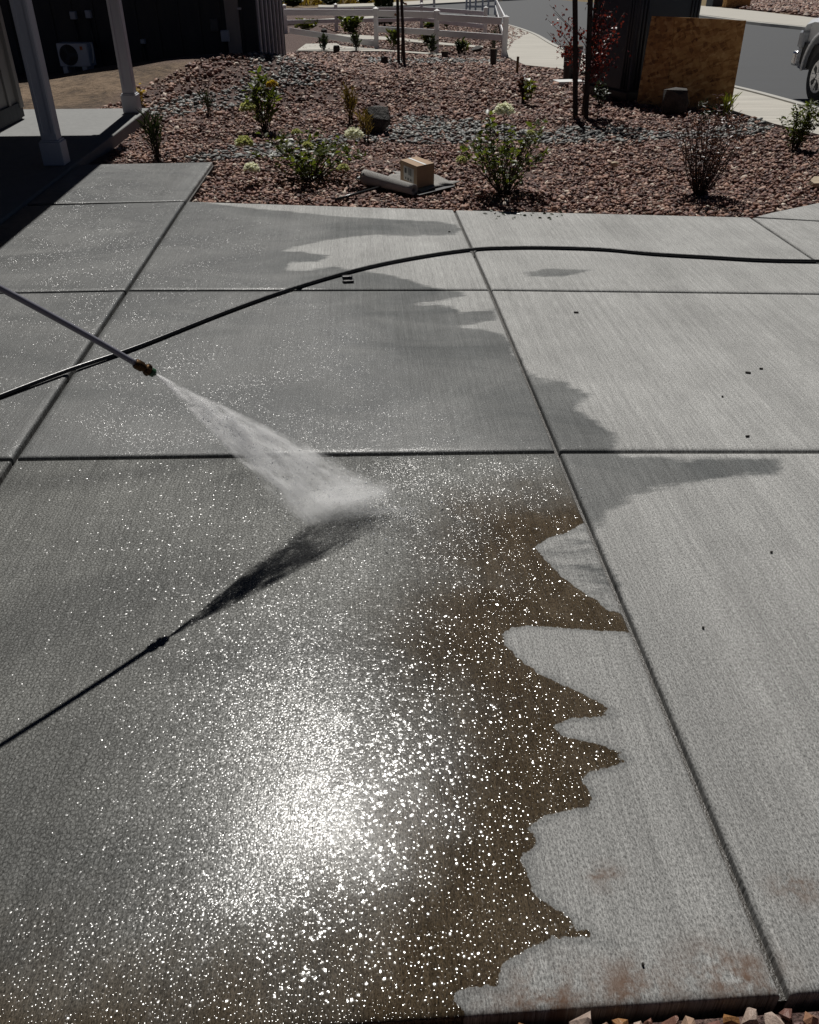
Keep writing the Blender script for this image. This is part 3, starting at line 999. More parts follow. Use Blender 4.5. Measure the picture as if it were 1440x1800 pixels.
dens = lambda y: 1300 if y < 8 else (850 if y < 10 else (420 if y < 13 else 220))
pb = np.concatenate([scatter(BED, dens, CREEKS)] + [scatter(c_, lambda y: dens(y) * 0.45) for c_ in CREEKS])
sb = np.clip(RNG.lognormal(math.log(0.0165), 0.32, len(pb)), 0.008, 0.038) * np.interp(pb[:, 1], [6, 8, 10, 13, 20], [1.0, 1.0, 1.15, 1.5, 2.0])
bed = tag(link("crushed_rock_bed", stones_mesh("crushed_rock_bed", lay(pb, sb), sb, 0.6, 0.38, 1.25), M['red_stone']), "dark red crushed rock covering the planting bed", "gravel", kind='stuff')
pbb = scatter(BACKBED, lambda y: 60)
sbb = RNG.uniform(0.03, 0.055, len(pbb))
tag(link("crushed_rock_bed", stones_mesh("back_rock", lay(pbb, sbb), sbb, 0.6, 0.28, 1.0), M['red_stone']), "brown crushed rock in the bed beyond the white fence", "gravel", kind='stuff')
pf = scatter(FARBED, lambda y: 5)
sf = RNG.uniform(0.08, 0.22, len(pf))
tag(link("crushed_rock_bed", stones_mesh("far_rock", lay(pf, sf), sf, 0.6, 0.28, 1.0), M['red_stone']), "brown gravel bank across the road at the top right", "gravel", kind='stuff')
# river rock: the largest as single stones of the dry creek, the rest as one mass
pc, sc_ = [], []
for cpoly in CREEKS:
    p = scatter(cpoly, lambda y: 230 if y < 11 else (135 if y < 15 else 75))
    pc.append(p); sc_.append(RNG.uniform(0.018, 0.036, len(p)) * np.interp(p[:, 1], [6, 9, 12, 20], [0.95, 1.05, 1.25, 1.8]))
pc = np.concatenate(pc); sc_ = np.concatenate(sc_)
pix = sc_ / pc[:, 1]
order = np.argsort(-pix)
big, rest = order[:300], order[300:]
creek = tag(link("river_rock_bed", stones_mesh("river_rock_bed", lay(pc[rest], sc_[rest], 0.006), sc_[rest], 0.5, 0.16, 0.7), M['grey_stone']), "grey river rock of the dry creek winding through the red gravel", "gravel", kind='stuff')
variants = []
for i in range(8):
    me = stones_mesh("river_stone", np.zeros((1, 3)), np.array([1.0]), 0.5, 0.14, 0.5)
    variants.append(me)
for me in variants:
    me.materials.append(M['grey_stone'])
P3 = lay(pc[big], sc_[big], 0.012)
for i in range(len(big)):
    o = bpy.data.objects.new("river_stone", variants[i % 8])
    C.objects.link(o); o.parent = creek
    o.location = P3[i]; s = float(sc_[big][i]); o.scale = (s * 1.1, s * 1.1, s * 1.1)
    o.rotation_euler = (RNG.normal(0, 0.25), RNG.normal(0, 0.25), RNG.uniform(0, 6.28))

# ---- strip of large gravel at the photographer's feet
fy = float(max(J[('L', 3)][1], J[('D', 3)][1]))
e0, e1 = J[('L', 3)], J[('D', 3)]
stp = MB().prism([(e0[0], e0[1] - 0.01), (e0[0], -1.2), (e1[0], -1.2), (e1[0], e1[1] - 0.01)], -0.2, -0.035).build("gravel_strip", M['ground'])
tag(stp, "strip of coarse red gravel along the front edge of the driveway", kind='structure')
attr(stp.data, "gravel", np.ones(len(stp.data.vertices)))
svar = []
for i in range(9):
    bm = bmesh.new()
    for k in range(17):
        v = Vector(RNG.normal(0, 1, 3)).normalized() * RNG.uniform(0.8, 1.1)
        bm.verts.new((v.x * 1.15, v.y * 0.85, v.z * 0.7))
    r = bmesh.ops.convex_hull(bm, input=bm.verts[:])
    bmesh.ops.delete(bm, geom=[g for g in r['geom_interior'] if isinstance(g, bmesh.types.BMVert)], context='VERTS')
    bmesh.ops.dissolve_limit(bm, angle_limit=R(14), verts=bm.verts[:], edges=bm.edges[:])
    bmesh.ops.triangulate(bm, faces=bm.faces[:])
    bmesh.ops.recalc_face_normals(bm, faces=bm.faces)
    me = bpy.data.meshes.new("gravel_stone"); bm.to_mesh(me); bm.free()
    attr(me, "rnd", np.full(len(me.vertices), [0.15, 0.55, 0.92, 0.35, 0.75, 0.05, 0.88, 0.62, 0.97][i]))
    svar.append(me)
mstone = mat_stone("wet_red_stone", [(0.0, (0.10, 0.05, 0.045)), (0.3, (0.20, 0.10, 0.075)), (0.55, (0.28, 0.16, 0.115)), (0.75, (0.30, 0.15, 0.06)), (1.0, (0.36, 0.29, 0.25))], 0.42, 4)
for me in svar: me.materials.append(mstone)
ed = (e1 - e0) / np.linalg.norm(e1 - e0)
nn = np.array([ed[1], -ed[0]])
placed = []
tries = 0
while len(placed) < 150 and tries < 9000:
    tries += 1
    px = RNG.uniform(520, 1480); s = RNG.uniform(0.013, 0.034)
    b = up(px, 1800)
    t = np.dot(np.array(b[:2]) - e0, ed)
    off = RNG.uniform(0.018, 0.20)
    p = e0 + ed * t + nn * off
    if any((p[0] - q[0]) ** 2 + (p[1] - q[1]) ** 2 < ((s + q[2]) * 0.78) ** 2 for q in placed): continue
    placed.append((p[0], p[1], s))
    o = bpy.data.objects.new("gravel_stone", svar[int(RNG.integers(9))])
    C.objects.link(o); o.parent = stp
    o.location = (p[0], p[1], -0.03 + s * RNG.uniform(0.45, 1.05)); o.scale = (s, s, s)
    o.rotation_euler = RNG.uniform(0, 6.28, 3)

# ================================================================== HOUSE WITH THE PORCH (left)
def loc2(u, v):                 # house frame -> world
    return np.array([u * math.cos(PHI) - v * math.sin(PHI), u * math.sin(PHI) + v * math.cos(PHI)])


house = empty("house", (*loc2(-4.4, 9.0), 0.0), PHI)
tag(house, "house corner with grey square porch posts on a concrete porch slab at left", "house")
HO = (-4.4, 9.0)


def hp(u, v, z): return (u - HO[0], v - HO[1], z)


PZ = 0.025
MB().box(hp(-3.55, 8.95, PZ / 2 - 0.06), (1.78, 5.9, PZ + 0.12), bev=0.012).build("porch_slab", M['porch'], house)
# wall with board and batten
MB().box(hp(-5.52, 7.65, 1.4), (3.0, 7.0, 2.86)).build("wall", M['house_siding'], house)
for i in range(16):
    MB().box(hp(-4.006, 4.5 + i * 0.42, 1.45), (0.022, 0.06, 2.5), bev=0.004).build("batten", M['house_siding'], house)
MB().box(hp(-4.0, 11.12, 1.45), (0.05, 0.11, 2.6), bev=0.006).build("corner_board", M['house_siding'], house)
MB().box(hp(-4.005, 7.65, 0.13), (0.03, 7.02, 0.16), bev=0.004).build("skirting", M['navy'], house)
for (bx, by, tx, ty) in ((96, 292, None, None), (231, 199, None, None)):
    w = up(bx, by, PZ)
    uu = w[0] * math.cos(PHI) + w[1] * math.sin(PHI); vv = -w[0] * math.sin(PHI) + w[1] * math.cos(PHI)
    vv += 0.09
    post = MB().box(hp(uu, vv, 1.35), (0.145, 0.145, 2.5), bev=0.006).build("porch_post", M['post_paint'], house)
    for sx in (-1, 1):
        MB().box(hp(uu + sx * 0.052, vv - 0.077, 1.4), (0.03, 0.012, 2.2), bev=0.003).build("face_trim", M['post_paint'], post)
    MB().box(hp(uu, vv, PZ + 0.105), (0.195, 0.195, 0.20), bev=0.006).build("base_block", M['post_paint'], post)
    MB().box(hp(uu, vv, PZ + 0.212), (0.172, 0.172, 0.014), bev=0.003).build("base_cap", M['post_paint'], post)
roof = MB().box(hp(-4.7, 7.75, 2.70), (4.16, 8.1, 0.06)).build("porch_roof", M['soffit'], house)
MB().box(hp(-2.615, 7.75, 2.72), (0.03, 8.14, 0.18)).build("fascia", M['post_paint'], roof)
MB().box(hp(-2.87, 7.75, 2.57), (0.14, 7.9, 0.19)).build("beam", M['post_paint'], roof)
bm = MB()
for k in range(2):
    pass
bm.bm.free()
rb = MB()
v = [rb.bm.verts.new(p) for p in (hp(-2.5, 3.65, 2.76), hp(-2.5, 11.85, 2.76), hp(-7.3, 11.85, 4.4), hp(-7.3, 3.65, 4.4), hp(-2.5, 3.65, 2.80), hp(-2.5, 11.85, 2.80), hp(-7.3, 11.85, 4.46), hp(-7.3, 3.65, 4.46))]
for f in ((0, 1, 2, 3), (7, 6, 5, 4), (0, 4, 5, 1), (1, 5, 6, 2), (2, 6, 7, 3), (3, 7, 4, 0)): rb.bm.faces.new([v[i] for i in f])
rb.build("shingles", M['shingle'], roof)

# ================================================================== NEIGHBOUR HOUSE (dark, behind)
NY = 18.6
nbx = at_y(456, 90, NY)[0]
nb = empty("neighbour_house", (nbx, NY, float(G(nbx, NY)) - 0.3))
tag(nb, "dark navy neighbouring house wall standing behind the soil mound", "house")
MB().box((-6.0, 2.0, 1.9), (12.0, 4.0, 3.8)).build("wall", M['navy'], nb)
for i in range(29):
    MB().box((-0.3 - i * 0.41, -0.012, 1.9), (0.055, 0.024, 3.8)).build("batten", M['navy'], nb)
for i in range(7):
    MB().box((0.02, 0.12 + i * 0.55, 1.9), (0.04, 0.11, 3.8), bev=0.004).build("corner_board", M['grey_trim'], nb)
rf = MB().box((-6.0, 1.8, 3.86), (13.0, 5.2, 0.12)).build("roof", M['shingle'], nb)
MB().box((-6.0, -0.86, 3.84), (13.0, 0.04, 0.22)).build("gutter", M['grey_trim'], rf)
MB().box((at_y(408, 20, NY)[0] - nbx, -0.03, 1.6), (0.26, 0.06, 2.6)).build("panel_door", M['house_siding'], nb)


def wallbox(px0, py0, px1, py1, dep, name, label, cat, mat, extra=None):
    a, b = at_y(px0, py0, NY - dep), at_y(px1, py1, NY - dep)
    w, h = b[0] - a[0], a[2] - b[2]
    o = empty(name, ((a[0] + b[0]) / 2, NY - dep, b[2]))
    tag(o, label, cat)
    MB().box((0, dep / 2, h / 2), (w, dep - 0.004, h), bev=0.008).build("case", mat, o)
    MB().box((0, -0.006, h * 0.52), (w * 0.84, 0.012, h * 0.8), bev=0.003).build("cover", mat, o)
    if extra: extra(o, w, h, dep)
    return o


def conduit(o, w, h, dep):
    MB().tube([(0, dep / 2, 0.0), (0, dep / 2, -0.35), (0.03, dep * 0.7, -0.5)], 0.018, 8).build("conduit", M['black'], o, True)


wallbox(121, 20, 134, 34, 0.12, "electric_meter", "left one of two small grey meter boxes above the condenser", "meter box", M['box_grey'], conduit)
wallbox(148, 18, 160, 32, 0.12, "electric_meter", "right one of two small grey meter boxes above the condenser", "meter box", M['box_grey'], conduit)
wallbox(368, 32, 385, 55, 0.10, "utility_box", "dark blue utility box on the navy wall, upper of two", "utility box", M['slate_plastic'])
wallbox(387, 53, 404, 73, 0.12, "utility_box", "pale blue grey utility box on the navy wall, lower of two", "utility box", M['box_grey'], conduit)
wallbox(246, 69, 255, 77, 0.10, "hose_bib", "small grey tap fitting low on the navy wall", "tap", M['box_grey'], conduit)
wallbox(416, 13, 424, 17, 0.05, "house_vent", "small pale vent plate high on the dark wall", "vent", M['grey_trim'])

# condenser
acY = NY - 0.95
a, b = at_y(97, 76, acY), at_y(160, 117, acY)
acw, ach = b[0] - a[0], a[2] - b[2]
ac = empty("heat_pump_condenser", ((a[0] + b[0]) / 2, acY, b[2] - 0.09), R(-3))
tag(ac, "grey heat pump condenser with round black fan grille by the dark wall", "condenser")
MB().box((0, 0.16, 0.09 + ach / 2), (acw, 0.32, ach), bev=0.015).build("casing", M['ac_paint'], ac)
fr = ach * 0.44
fx = -acw * 0.14
mb = MB(); mb.tube([(fx, -0.004, 0.09 + ach / 2), (fx, 0.03, 0.09 + ach / 2)], fr, 28)
mb.build("fan_opening", M['black'], ac)
for k in range(5):
    rr = fr * (0.25 + 0.19 * k)
    ring = [(fx + rr * math.cos(t), -0.012, 0.09 + ach / 2 + rr * math.sin(t)) for t in np.linspace(0, 2 * math.pi, 25)]
    MB().tube(ring, 0.004, 5, False).build("grille_ring", M['black'], ac)
for k in range(3):
    t = 2.1 * k
    MB().box((fx + 0.5 * fr * math.cos(t), -0.007, 0.09 + ach / 2 + 0.5 * fr * math.sin(t)), (fr * 0.9, 0.006, 0.07), Matrix.Rotation(-t, 3, 'Y')).build("fan_blade", M['slate_plastic'], ac)
MB().box((acw * 0.36, -0.006, 0.09 + ach / 2), (acw * 0.24, 0.012, ach * 0.92), bev=0.003).build("side_panel", M['ac_paint'], ac)
MB().box((acw * 0.31, -0.016, 0.09 + ach * 0.80), (acw * 0.085, 0.006, ach * 0.15)).build("sticker", M['orange'], ac)
for sx in (-0.34, 0.3):
    MB().box((acw * sx, 0.16, 0.02), (0.09, 0.36, 0.14), bev=0.006).build("foot", M['ac_paint'], ac)
MB().tube([(acw * 0.53, 0.1, 0.14), (acw * 0.58, 0.1, 0.2), (acw * 0.6, 0.12, 0.4), (acw * 0.55, 0.16, 0.46)], 0.014, 8).build("line_set", M['foam_white'], ac, True)

# ================================================================== FENCES
def fence_post(parent, p, h, w=0.125):
    o = MB().box((p[0], p[1], p[2] + h / 2 - 0.1), (w, w, h + 0.2), bev=0.006).build("post", M['white_vinyl'], parent)
    m_ = MB(); m_.box((p[0], p[1], p[2] + h + 0.012), (w + 0.03, w + 0.03, 0.024), bev=0.004)
    m_.tube([(p[0], p[1], p[2] + h + 0.024), (p[0], p[1], p[2] + h + 0.06)], [w * 0.66, 0.012], 4)
    m_.build("post_cap", M['white_vinyl'], o)
    return o


def rail(parent, a, b, h=0.14, t=0.04):
    a, b = Vector(a), Vector(b); d = b - a
    rot = Vector((d.x, d.y, 0)).to_track_quat('X', 'Z').to_matrix()
    tilt = math.atan2(d.z, math.hypot(d.x, d.y))
    rot = rot @ Matrix.Rotation(-tilt, 3, 'Y')
    return MB().box((a + b) / 2, (d.length, t, h), rot, 0.006).build("rail", M['white_vinyl'], parent)


def fence(label, bases, tops, rails, slant=None):
    o = empty("white_fence", (0, 0, 0)); tag(o, label, "fence", "white two-rail vinyl fences")
    return o


fp = [ug(495, 89), ug(662, 85), ug(767, 92), ug(886, 99)]
fh = [at_y(x, y, p[1])[2] - p[2] for (x, y), p in zip(((495, 15), (662, 16), (767, 20), (886, 31)), fp)]
fo = fp[2].copy()
fen = empty("white_fence", fo); tag(fen, "nearest white two-rail vinyl fence running from the dark house to the corner post", "fence", "white vinyl fences")


def rel(p, o): return Vector(p) - Vector(o)


for p, h in zip(fp, fh): fence_post(fen, rel(p, fo), h)


def rail_px(par, o, i, j, P, pa, pb, h):
    a = at_y(pa[0], pa[1], P[i][1]); b = at_y(pb[0], pb[1], P[j][1])
    ux = (b - a).normalized() * 0.065
    return rail(par, rel(a + ux, o), rel(b - ux, o), h)


rail_px(fen, fo, 0, 1, fp, (495, 21.5), (662, 22), 0.15)
rail_px(fen, fo, 1, 2, fp, (662, 23), (767, 26.5), 0.15)
rail_px(fen, fo, 2, 3, fp, (767, 30), (886, 37), 0.15)
rail_px(fen, fo, 0, 1, fp, (505, 53), (662, 77), 0.14)
rail_px(fen, fo, 1, 2, fp, (662, 51), (767, 57), 0.14)
rail_px(fen, fo, 2, 3, fp, (767, 58), (886, 66), 0.14)
# gate pickets at the house corner
gt = ug(478, 90)
gate = empty("garden_gate", gt); tag(gate, "narrow grey white picket gate beside the dark house corner", "gate")
gh = at_y(478, 0, gt[1])[2] - gt[2]
for k, dx in enumerate((-0.22, -0.09, 0.04, 0.17)):
    MB().box((dx, 0, gh / 2 + 0.12), (0.085, 0.03, gh + 0.24), bev=0.004).build("picket", M['grey_trim'], gate)
for zz in (0.3, 0.85):
    MB().box((0.0, 0.036, zz), (0.54, 0.035, 0.1), bev=0.004).build("cross_rail", M['grey_trim'], gate)
# return line going away along the path
rp_t = [(870, 27), (858, 22), (848, 19), (836, 17), (826, 14.5), (820, 12.5)]
base0 = fp[3]
ret = []
for k, (x, y) in enumerate(rp_t):
    lo, hi = base0[1], base0[1] + 40
    for _ in range(50):
        mid = (lo + hi) / 2; q = at_y(x, y, mid)
        if q[2] - float(G(q[0], q[1])) > 0.9: hi = mid
        else: lo = mid
    q = at_y(x, y, lo); ret.append(Vector((q[0], q[1], float(G(q[0], q[1])))))
rf_o = ret[0]
fen2 = empty("white_fence", rf_o); tag(fen2, "white fence of close capped posts receding from the corner along the pavement", "fence", "white vinyl fences")
for p in ret: fence_post(fen2, rel(p, rf_o), 0.9)
pts = [fp[3]] + ret
for i in range(len(pts) - 1):
    for zz in (0.74, 0.34):
        a, b = pts[i] + Vector((0, 0, zz)), pts[i + 1] + Vector((0, 0, zz))
        d = (b - a).normalized() * 0.066
        if (b - a).length > 0.2: rail(fen2, rel(a + d, rf_o), rel(b - d, rf_o), 0.14)
# second fence parallel, further back
bp = [ug(503, 56), ug(592, 53), ug(741, 50), ug(852, 66)]
bo = bp[1]
fen3 = empty("white_fence", bo); tag(fen3, "shaded white fence farther back, behind the green shrubs", "fence", "white vinyl fences")
for p in bp: fence_post(fen3, rel(p, bo), 0.85)
for i in range(3):
    for zz in (0.70, 0.32):
        a, b = bp[i] + Vector((0, 0, zz)), bp[i + 1] + Vector((0, 0, zz)); d = (b - a).normalized() * 0.066
        rail(fen3, rel(a + d, bo), rel(b - d, bo), 0.13)
# tall sign posts by the far kerb
for (x, yb, lab) in ((741, 30, "left of two tall grey white posts by the far kerb"), (763, 22, "right of two tall grey white posts by the far kerb")):
    p = ug(x, yb)
    o = empty("mailbox_post", p); tag(o, lab, "post")
    MB().box((0, 0, 1.0), (0.16, 0.16, 2.2), bev=0.01).build("shaft", M['white_vinyl'], o)
    MB().box((-0.16, 0, 1.6), (0.22, 0.3, 0.5), bev=0.02).build("box", M['slate_plastic'], o)

# ================================================================== CABIN + STRAND BOARDS (right)
cb = ug(1088, 176)
cab = empty("portable_toilet", (cb[0] + 0.40, cb[1] + 0.72, cb[2] - 0.02), R(24))
tag(cab, "tall dark slate plastic portable toilet standing behind the strand boards", "portable toilet")
s = 1.14
MB().box((0, 0, 0.06), (s + 0.06, s + 0.06, 0.16), bev=0.02).build("base", M['black'], cab)
MB().box((0, 0, 1.2), (s, s, 2.14), bev=0.03).build("shell", M['slate_plastic'], cab)
for sx in (-1, 1):
    for sy in (-1, 1):
        for k in range(3):
            MB().tube([(sx * (s / 2 + 0.005), sy * (s / 2 - 0.05 - k * 0.06), 0.16), (sx * (s / 2 + 0.005), sy * (s / 2 - 0.05 - k * 0.06), 2.25)], 0.02, 8).build("corner_rib", M['slate_plastic'], cab, True)
            MB().tube([(sx * (s / 2 - 0.05 - k * 0.06), sy * (s / 2 + 0.005), 0.16), (sx * (s / 2 - 0.05 - k * 0.06), sy * (s / 2 + 0.005), 2.25)], 0.02, 8).build("corner_rib", M['slate_plastic'], cab, True)
for zz in (0.75, 1.4):
    MB().box((0, -s / 2 - 0.004, zz), (0.66, 0.012, 0.02)).build("panel_seam", M['black'], cab)
MB().box((0, 0, 2.32), (s + 0.08, s + 0.08, 0.14), bev=0.05).build("roof", M['grey_trim'], cab)


def board(p0, p1, t0, t1, label):
    """upright sheet between two ground pixels with two top pixels"""
    a, b = ug(*p0), ug(*p1)
    ta, tb_ = at_y(*t0, a[1] + 0.02), at_y(*t1, b[1] + 0.02)
    n = (b - a).cross(ta - a).normalized() * 0.012
    o = MB()
    vv = [o.bm.verts.new(q - a) for q in (a + Vector((0, 0, -0.03)), b + Vector((0, 0, -0.03)), tb_, ta)]
    ww = [o.bm.verts.new(v_.co - n) for v_ in vv]
    for f in (vv, ww[::-1]): o.bm.faces.new(f)
    for i in range(4): o.bm.faces.new((vv[i], ww[i], ww[(i + 1) % 4], vv[(i + 1) % 4]))
    ob = o.build("strand_board_sheet", M['osb']); ob.location = a
    return tag(ob, label, "board")


board((1119, 180), (1170, 187), (1146, 28), (1186, 29.5), "narrow oriented strand board sheet, left of the two brown sheets")
board((1171, 187), (1284, 193), (1187, 29.5), (1312, 36), "wide oriented strand board sheet with the right hand edge over the pavement")

# ---- the same pair across the road
fb = ug(1297, 14)
o = empty("strand_board_box", fb, R(12)); tag(o, "small brown strand board box across the road at the top", "box")
k = mpp(fb)
MB().box((0, 0.3, 0.7), (46 * k, 0.6, 1.4), bev=0.01).build("board", M['osb'], o)
MB().box((8 * k, -0.01, 1.15), (11 * k, 0.02, 0.3)).build("notice", M['foam_white'], o)
fc = ug(1262, 12)
o = empty("portable_toilet", fc, R(12)); tag(o, "far dark portable toilet across the road beside the brown box", "portable toilet")
MB().box((0, 0.5, 1.15), (1.1, 1.1, 2.3), bev=0.04).build("shell", M['slate_plastic'], o)
MB().box((0, 0.5, 2.34), (1.2, 1.2, 0.12), bev=0.04).build("roof", M['grey_trim'], o)

# ================================================================== TRUCK (right edge)
wp = ug(1424, 182, DROP)
truck = empty("pickup_truck", (wp[0] + 0.02, wp[1] + 0.02, wp[2]), R(4))
tag(truck, "white pickup truck parked along the kerb, cut by the right edge", "pickup truck")
# local: +y forward, x to the right, origin under the kerb-side front wheel
TWD = 1.85
prof = [(-4.35, 0.50), (-3.95, 0.45), (-3.93, 0.52)]
for t in np.linspace(180, 0, 11): prof.append((-3.45 + 0.48 * math.cos(R(t)), 0.48 + 0.46 * math.sin(R(t))))
prof += [(-2.95, 0.42), (-0.58, 0.40)]
for t in np.linspace(180, 0, 13): prof.append((0.0 + 0.55 * math.cos(R(t)), 0.46 + 0.53 * math.sin(R(t))))
prof += [(0.57, 0.42), (0.80, 0.44), (0.88, 0.52), (0.90, 0.80), (0.88, 1.02), (0.80, 1.12), (0.5, 1.17), (-0.35, 1.19), (-0.55, 1.20), (-2.45, 1.20), (-2.5, 1.18), (-4.35, 1.18)]
b = MB()
sec = [(0.06, 0.93), (0.0, 1.0), (0.0, 1.0), (0.06, 0.93)]
rows = []
for (x, inset) in ((0.10, 0.0), (0.0, 0.07), (TWD, 0.07), (TWD - 0.10, 0.0)):
    rows.append([b.bm.verts.new((x, y - (inset if y > 0.6 else 0), z - (inset if z > 1.0 else 0))) for y, z in prof])
for i in range(3):
    for k in range(len(prof)):
        b.bm.faces.new((rows[i][k], rows[i][(k + 1) % len(prof)], rows[i + 1][(k + 1) % len(prof)], rows[i + 1][k]))
b.bm.faces.new(rows[0]); b.bm.faces.new(rows[3][::-1])
body = b.build("body", M['truck_white'], truck, True, 25)
cabp = [(-0.62, 1.20), (-1.2, 1.72), (-1.35, 1.78), (-2.3, 1.78), (-2.42, 1.70), (-2.46, 1.20)]
b = MB(); r0 = [b.bm.verts.new((0.06 + (z - 1.2) * 0.22, y, z)) for y, z in cabp]; r1 = [b.bm.verts.new((TWD - 0.06 - (z - 1.2) * 0.22, y, z)) for y, z in cabp]
b.bm.faces.new(r0); b.bm.faces.new(r1[::-1])
for k in range(len(cabp)): b.bm.faces.new((r0[k], r0[(k + 1) % 6], r1[(k + 1) % 6], r1[k]))
b.build("cab", M['truck_white'], truck, True, 25)
b = MB(); vv = [b.bm.verts.new((0.06 + (z - 1.2) * 0.22 - 0.008, y, z)) for y, z in ((-0.85, 1.25), (-1.27, 1.66), (-2.28, 1.68), (-2.34, 1.25))]
b.bm.faces.new(vv); b.build("side_window", M['glass_dark'], truck)
for (wy, wx) in ((0, 0.13), (0, TWD - 0.13), (-3.45, 0.13), (-3.45, TWD - 0.13)):
    sgn = -1 if wx < 1 else 1
    wh = MB().tube([(wx - 0.12, wy, 0.385), (wx - 0.10, wy, 0.385), (wx + 0.10, wy, 0.385), (wx + 0.12, wy, 0.385)], [0.345, 0.385, 0.385, 0.345], 32).build("wheel", M['tyre'], truck, True, 40)
    MB().tube([(wx + sgn * 0.10, wy, 0.385), (wx + sgn * 0.124, wy, 0.385)], [0.24, 0.235], 28).build("rim", M['chrome'], wh, True, 40)
    for k in range(5):
        t = k * 2 * math.pi / 5
        MB().box((wx + sgn * 0.128, wy + 0.13 * math.cos(t), 0.385 + 0.13 * math.sin(t)), (0.012, 0.15, 0.055), Matrix.Rotation(t, 3, 'X'), 0.004).build("spoke", M['chrome'], wh)
        t += math.pi / 5
        MB().box((wx + sgn * 0.126, wy + 0.14 * math.cos(t), 0.385 + 0.14 * math.sin(t)), (0.006, 0.11, 0.07), Matrix.Rotation(t, 3, 'X')).build("rim_hole", M['black'], wh)
MB().box((TWD / 2, 0.90, 0.56), (TWD + 0.04, 0.16, 0.22), bev=0.04).build("bumper", M['chrome'], truck)
for x in (0.10, TWD - 0.10):
    MB().box((x, 0.84, 0.84), (0.22, 0.14, 0.24), bev=0.03).build("headlight", M['lamp_lens'], truck)
MB().box((TWD / 2, 0.885, 0.84), (1.3, 0.06, 0.26), bev=0.01).build("grille", M['black'], truck)
fl = [(-0.008, 0.565 * math.cos(R(t)), 0.46 + 0.545 * math.sin(R(t))) for t in np.linspace(-5, 185, 20)]
MB().tube(fl, 0.022, 8).build("wheel_arch_trim", M['truck_white'], truck, True)
MB().box((TWD / 2, -1.7, 0.62), (TWD - 0.1, 5.0, 0.35)).build("chassis", M['black'], truck)
MB().box((-0.012, -1.0, 0.98), (0.03, 0.16, 0.03), bev=0.008).build("door_handle", M['black'], truck)


# ================================================================== PLANTS
def leaf_mesh(name, P, D, L, W, rnd=None):
    """curved diamond leaves: base points P, directions D, lengths L, widths W"""
    n = len(P); D = D / np.linalg.norm(D, axis=1, keepdims=True)
    up_ = np.tile([0, 0, 1.0], (n, 1)) + RNG.normal(0, 0.5, (n, 3))
    S = np.cross(D, up_); S /= np.maximum(np.linalg.norm(S, axis=1, keepdims=True), 1e-6)
    N = np.cross(S, D)
    L = np.asarray(L)[:, None]; W = np.asarray(W)[:, None]
    droop = RNG.uniform(0.05, 0.3, (n, 1))
    v0 = P
    v1 = P + D * L * 0.4 + S * W * 0.5 + N * W * 0.14
    v2 = P + D * L * 0.4 - S * W * 0.5 + N * W * 0.14
    v3 = P + D * L * 0.45 - N * L * droop * 0.1
    v4 = P + D * L * 0.78 + S * W * 0.33 - N * L * droop * 0.35
    v5 = P + D * L * 0.78 - S * W * 0.33 - N * L * droop * 0.35
    v6 = P + D * L - N * L * droop
    V = np.stack([v0, v1, v2, v3, v4, v5, v6], 1).reshape(-1, 3)
    f = np.array([[0, 1, 3], [0, 3, 2], [1, 4, 3], [3, 4, 6], [3, 6, 5], [2, 3, 5]])
    Fc = (f[None] + (np.arange(n) * 7)[:, None, None]).reshape(-1, 3)
    me = mesh_np(name, V, Fc)
    attr(me, "rnd", np.repeat(RNG.uniform(0, 1, n) if rnd is None else rnd, 7))
    return me


def stems_of(n, h, w, curve=0.4, start=0.04):
    out = []
    for i in range(n):
        a = RNG.uniform(0, 2 * math.pi); r = w * math.sqrt(RNG.uniform(0.03, 1)); hh = h * RNG.uniform(0.6, 1.0) * (1 - 0.25 * (r / w) ** 2)
        b = np.array([math.cos(a), math.sin(a), 0])
        p = [b * start * RNG.uniform(0, 1) + np.array([0, 0, -0.03]), b * r * 0.42 + np.array([0, 0, hh * 0.36]), b * r * 0.72 + np.array([0, 0, hh * 0.75]), b * r + np.array([0, 0, hh])]
        p = [q + RNG.normal(0, 0.03 * h, 3) * (j > 0) for j, q in enumerate(p)]
        out.append(catmull(p, 4))
    return out


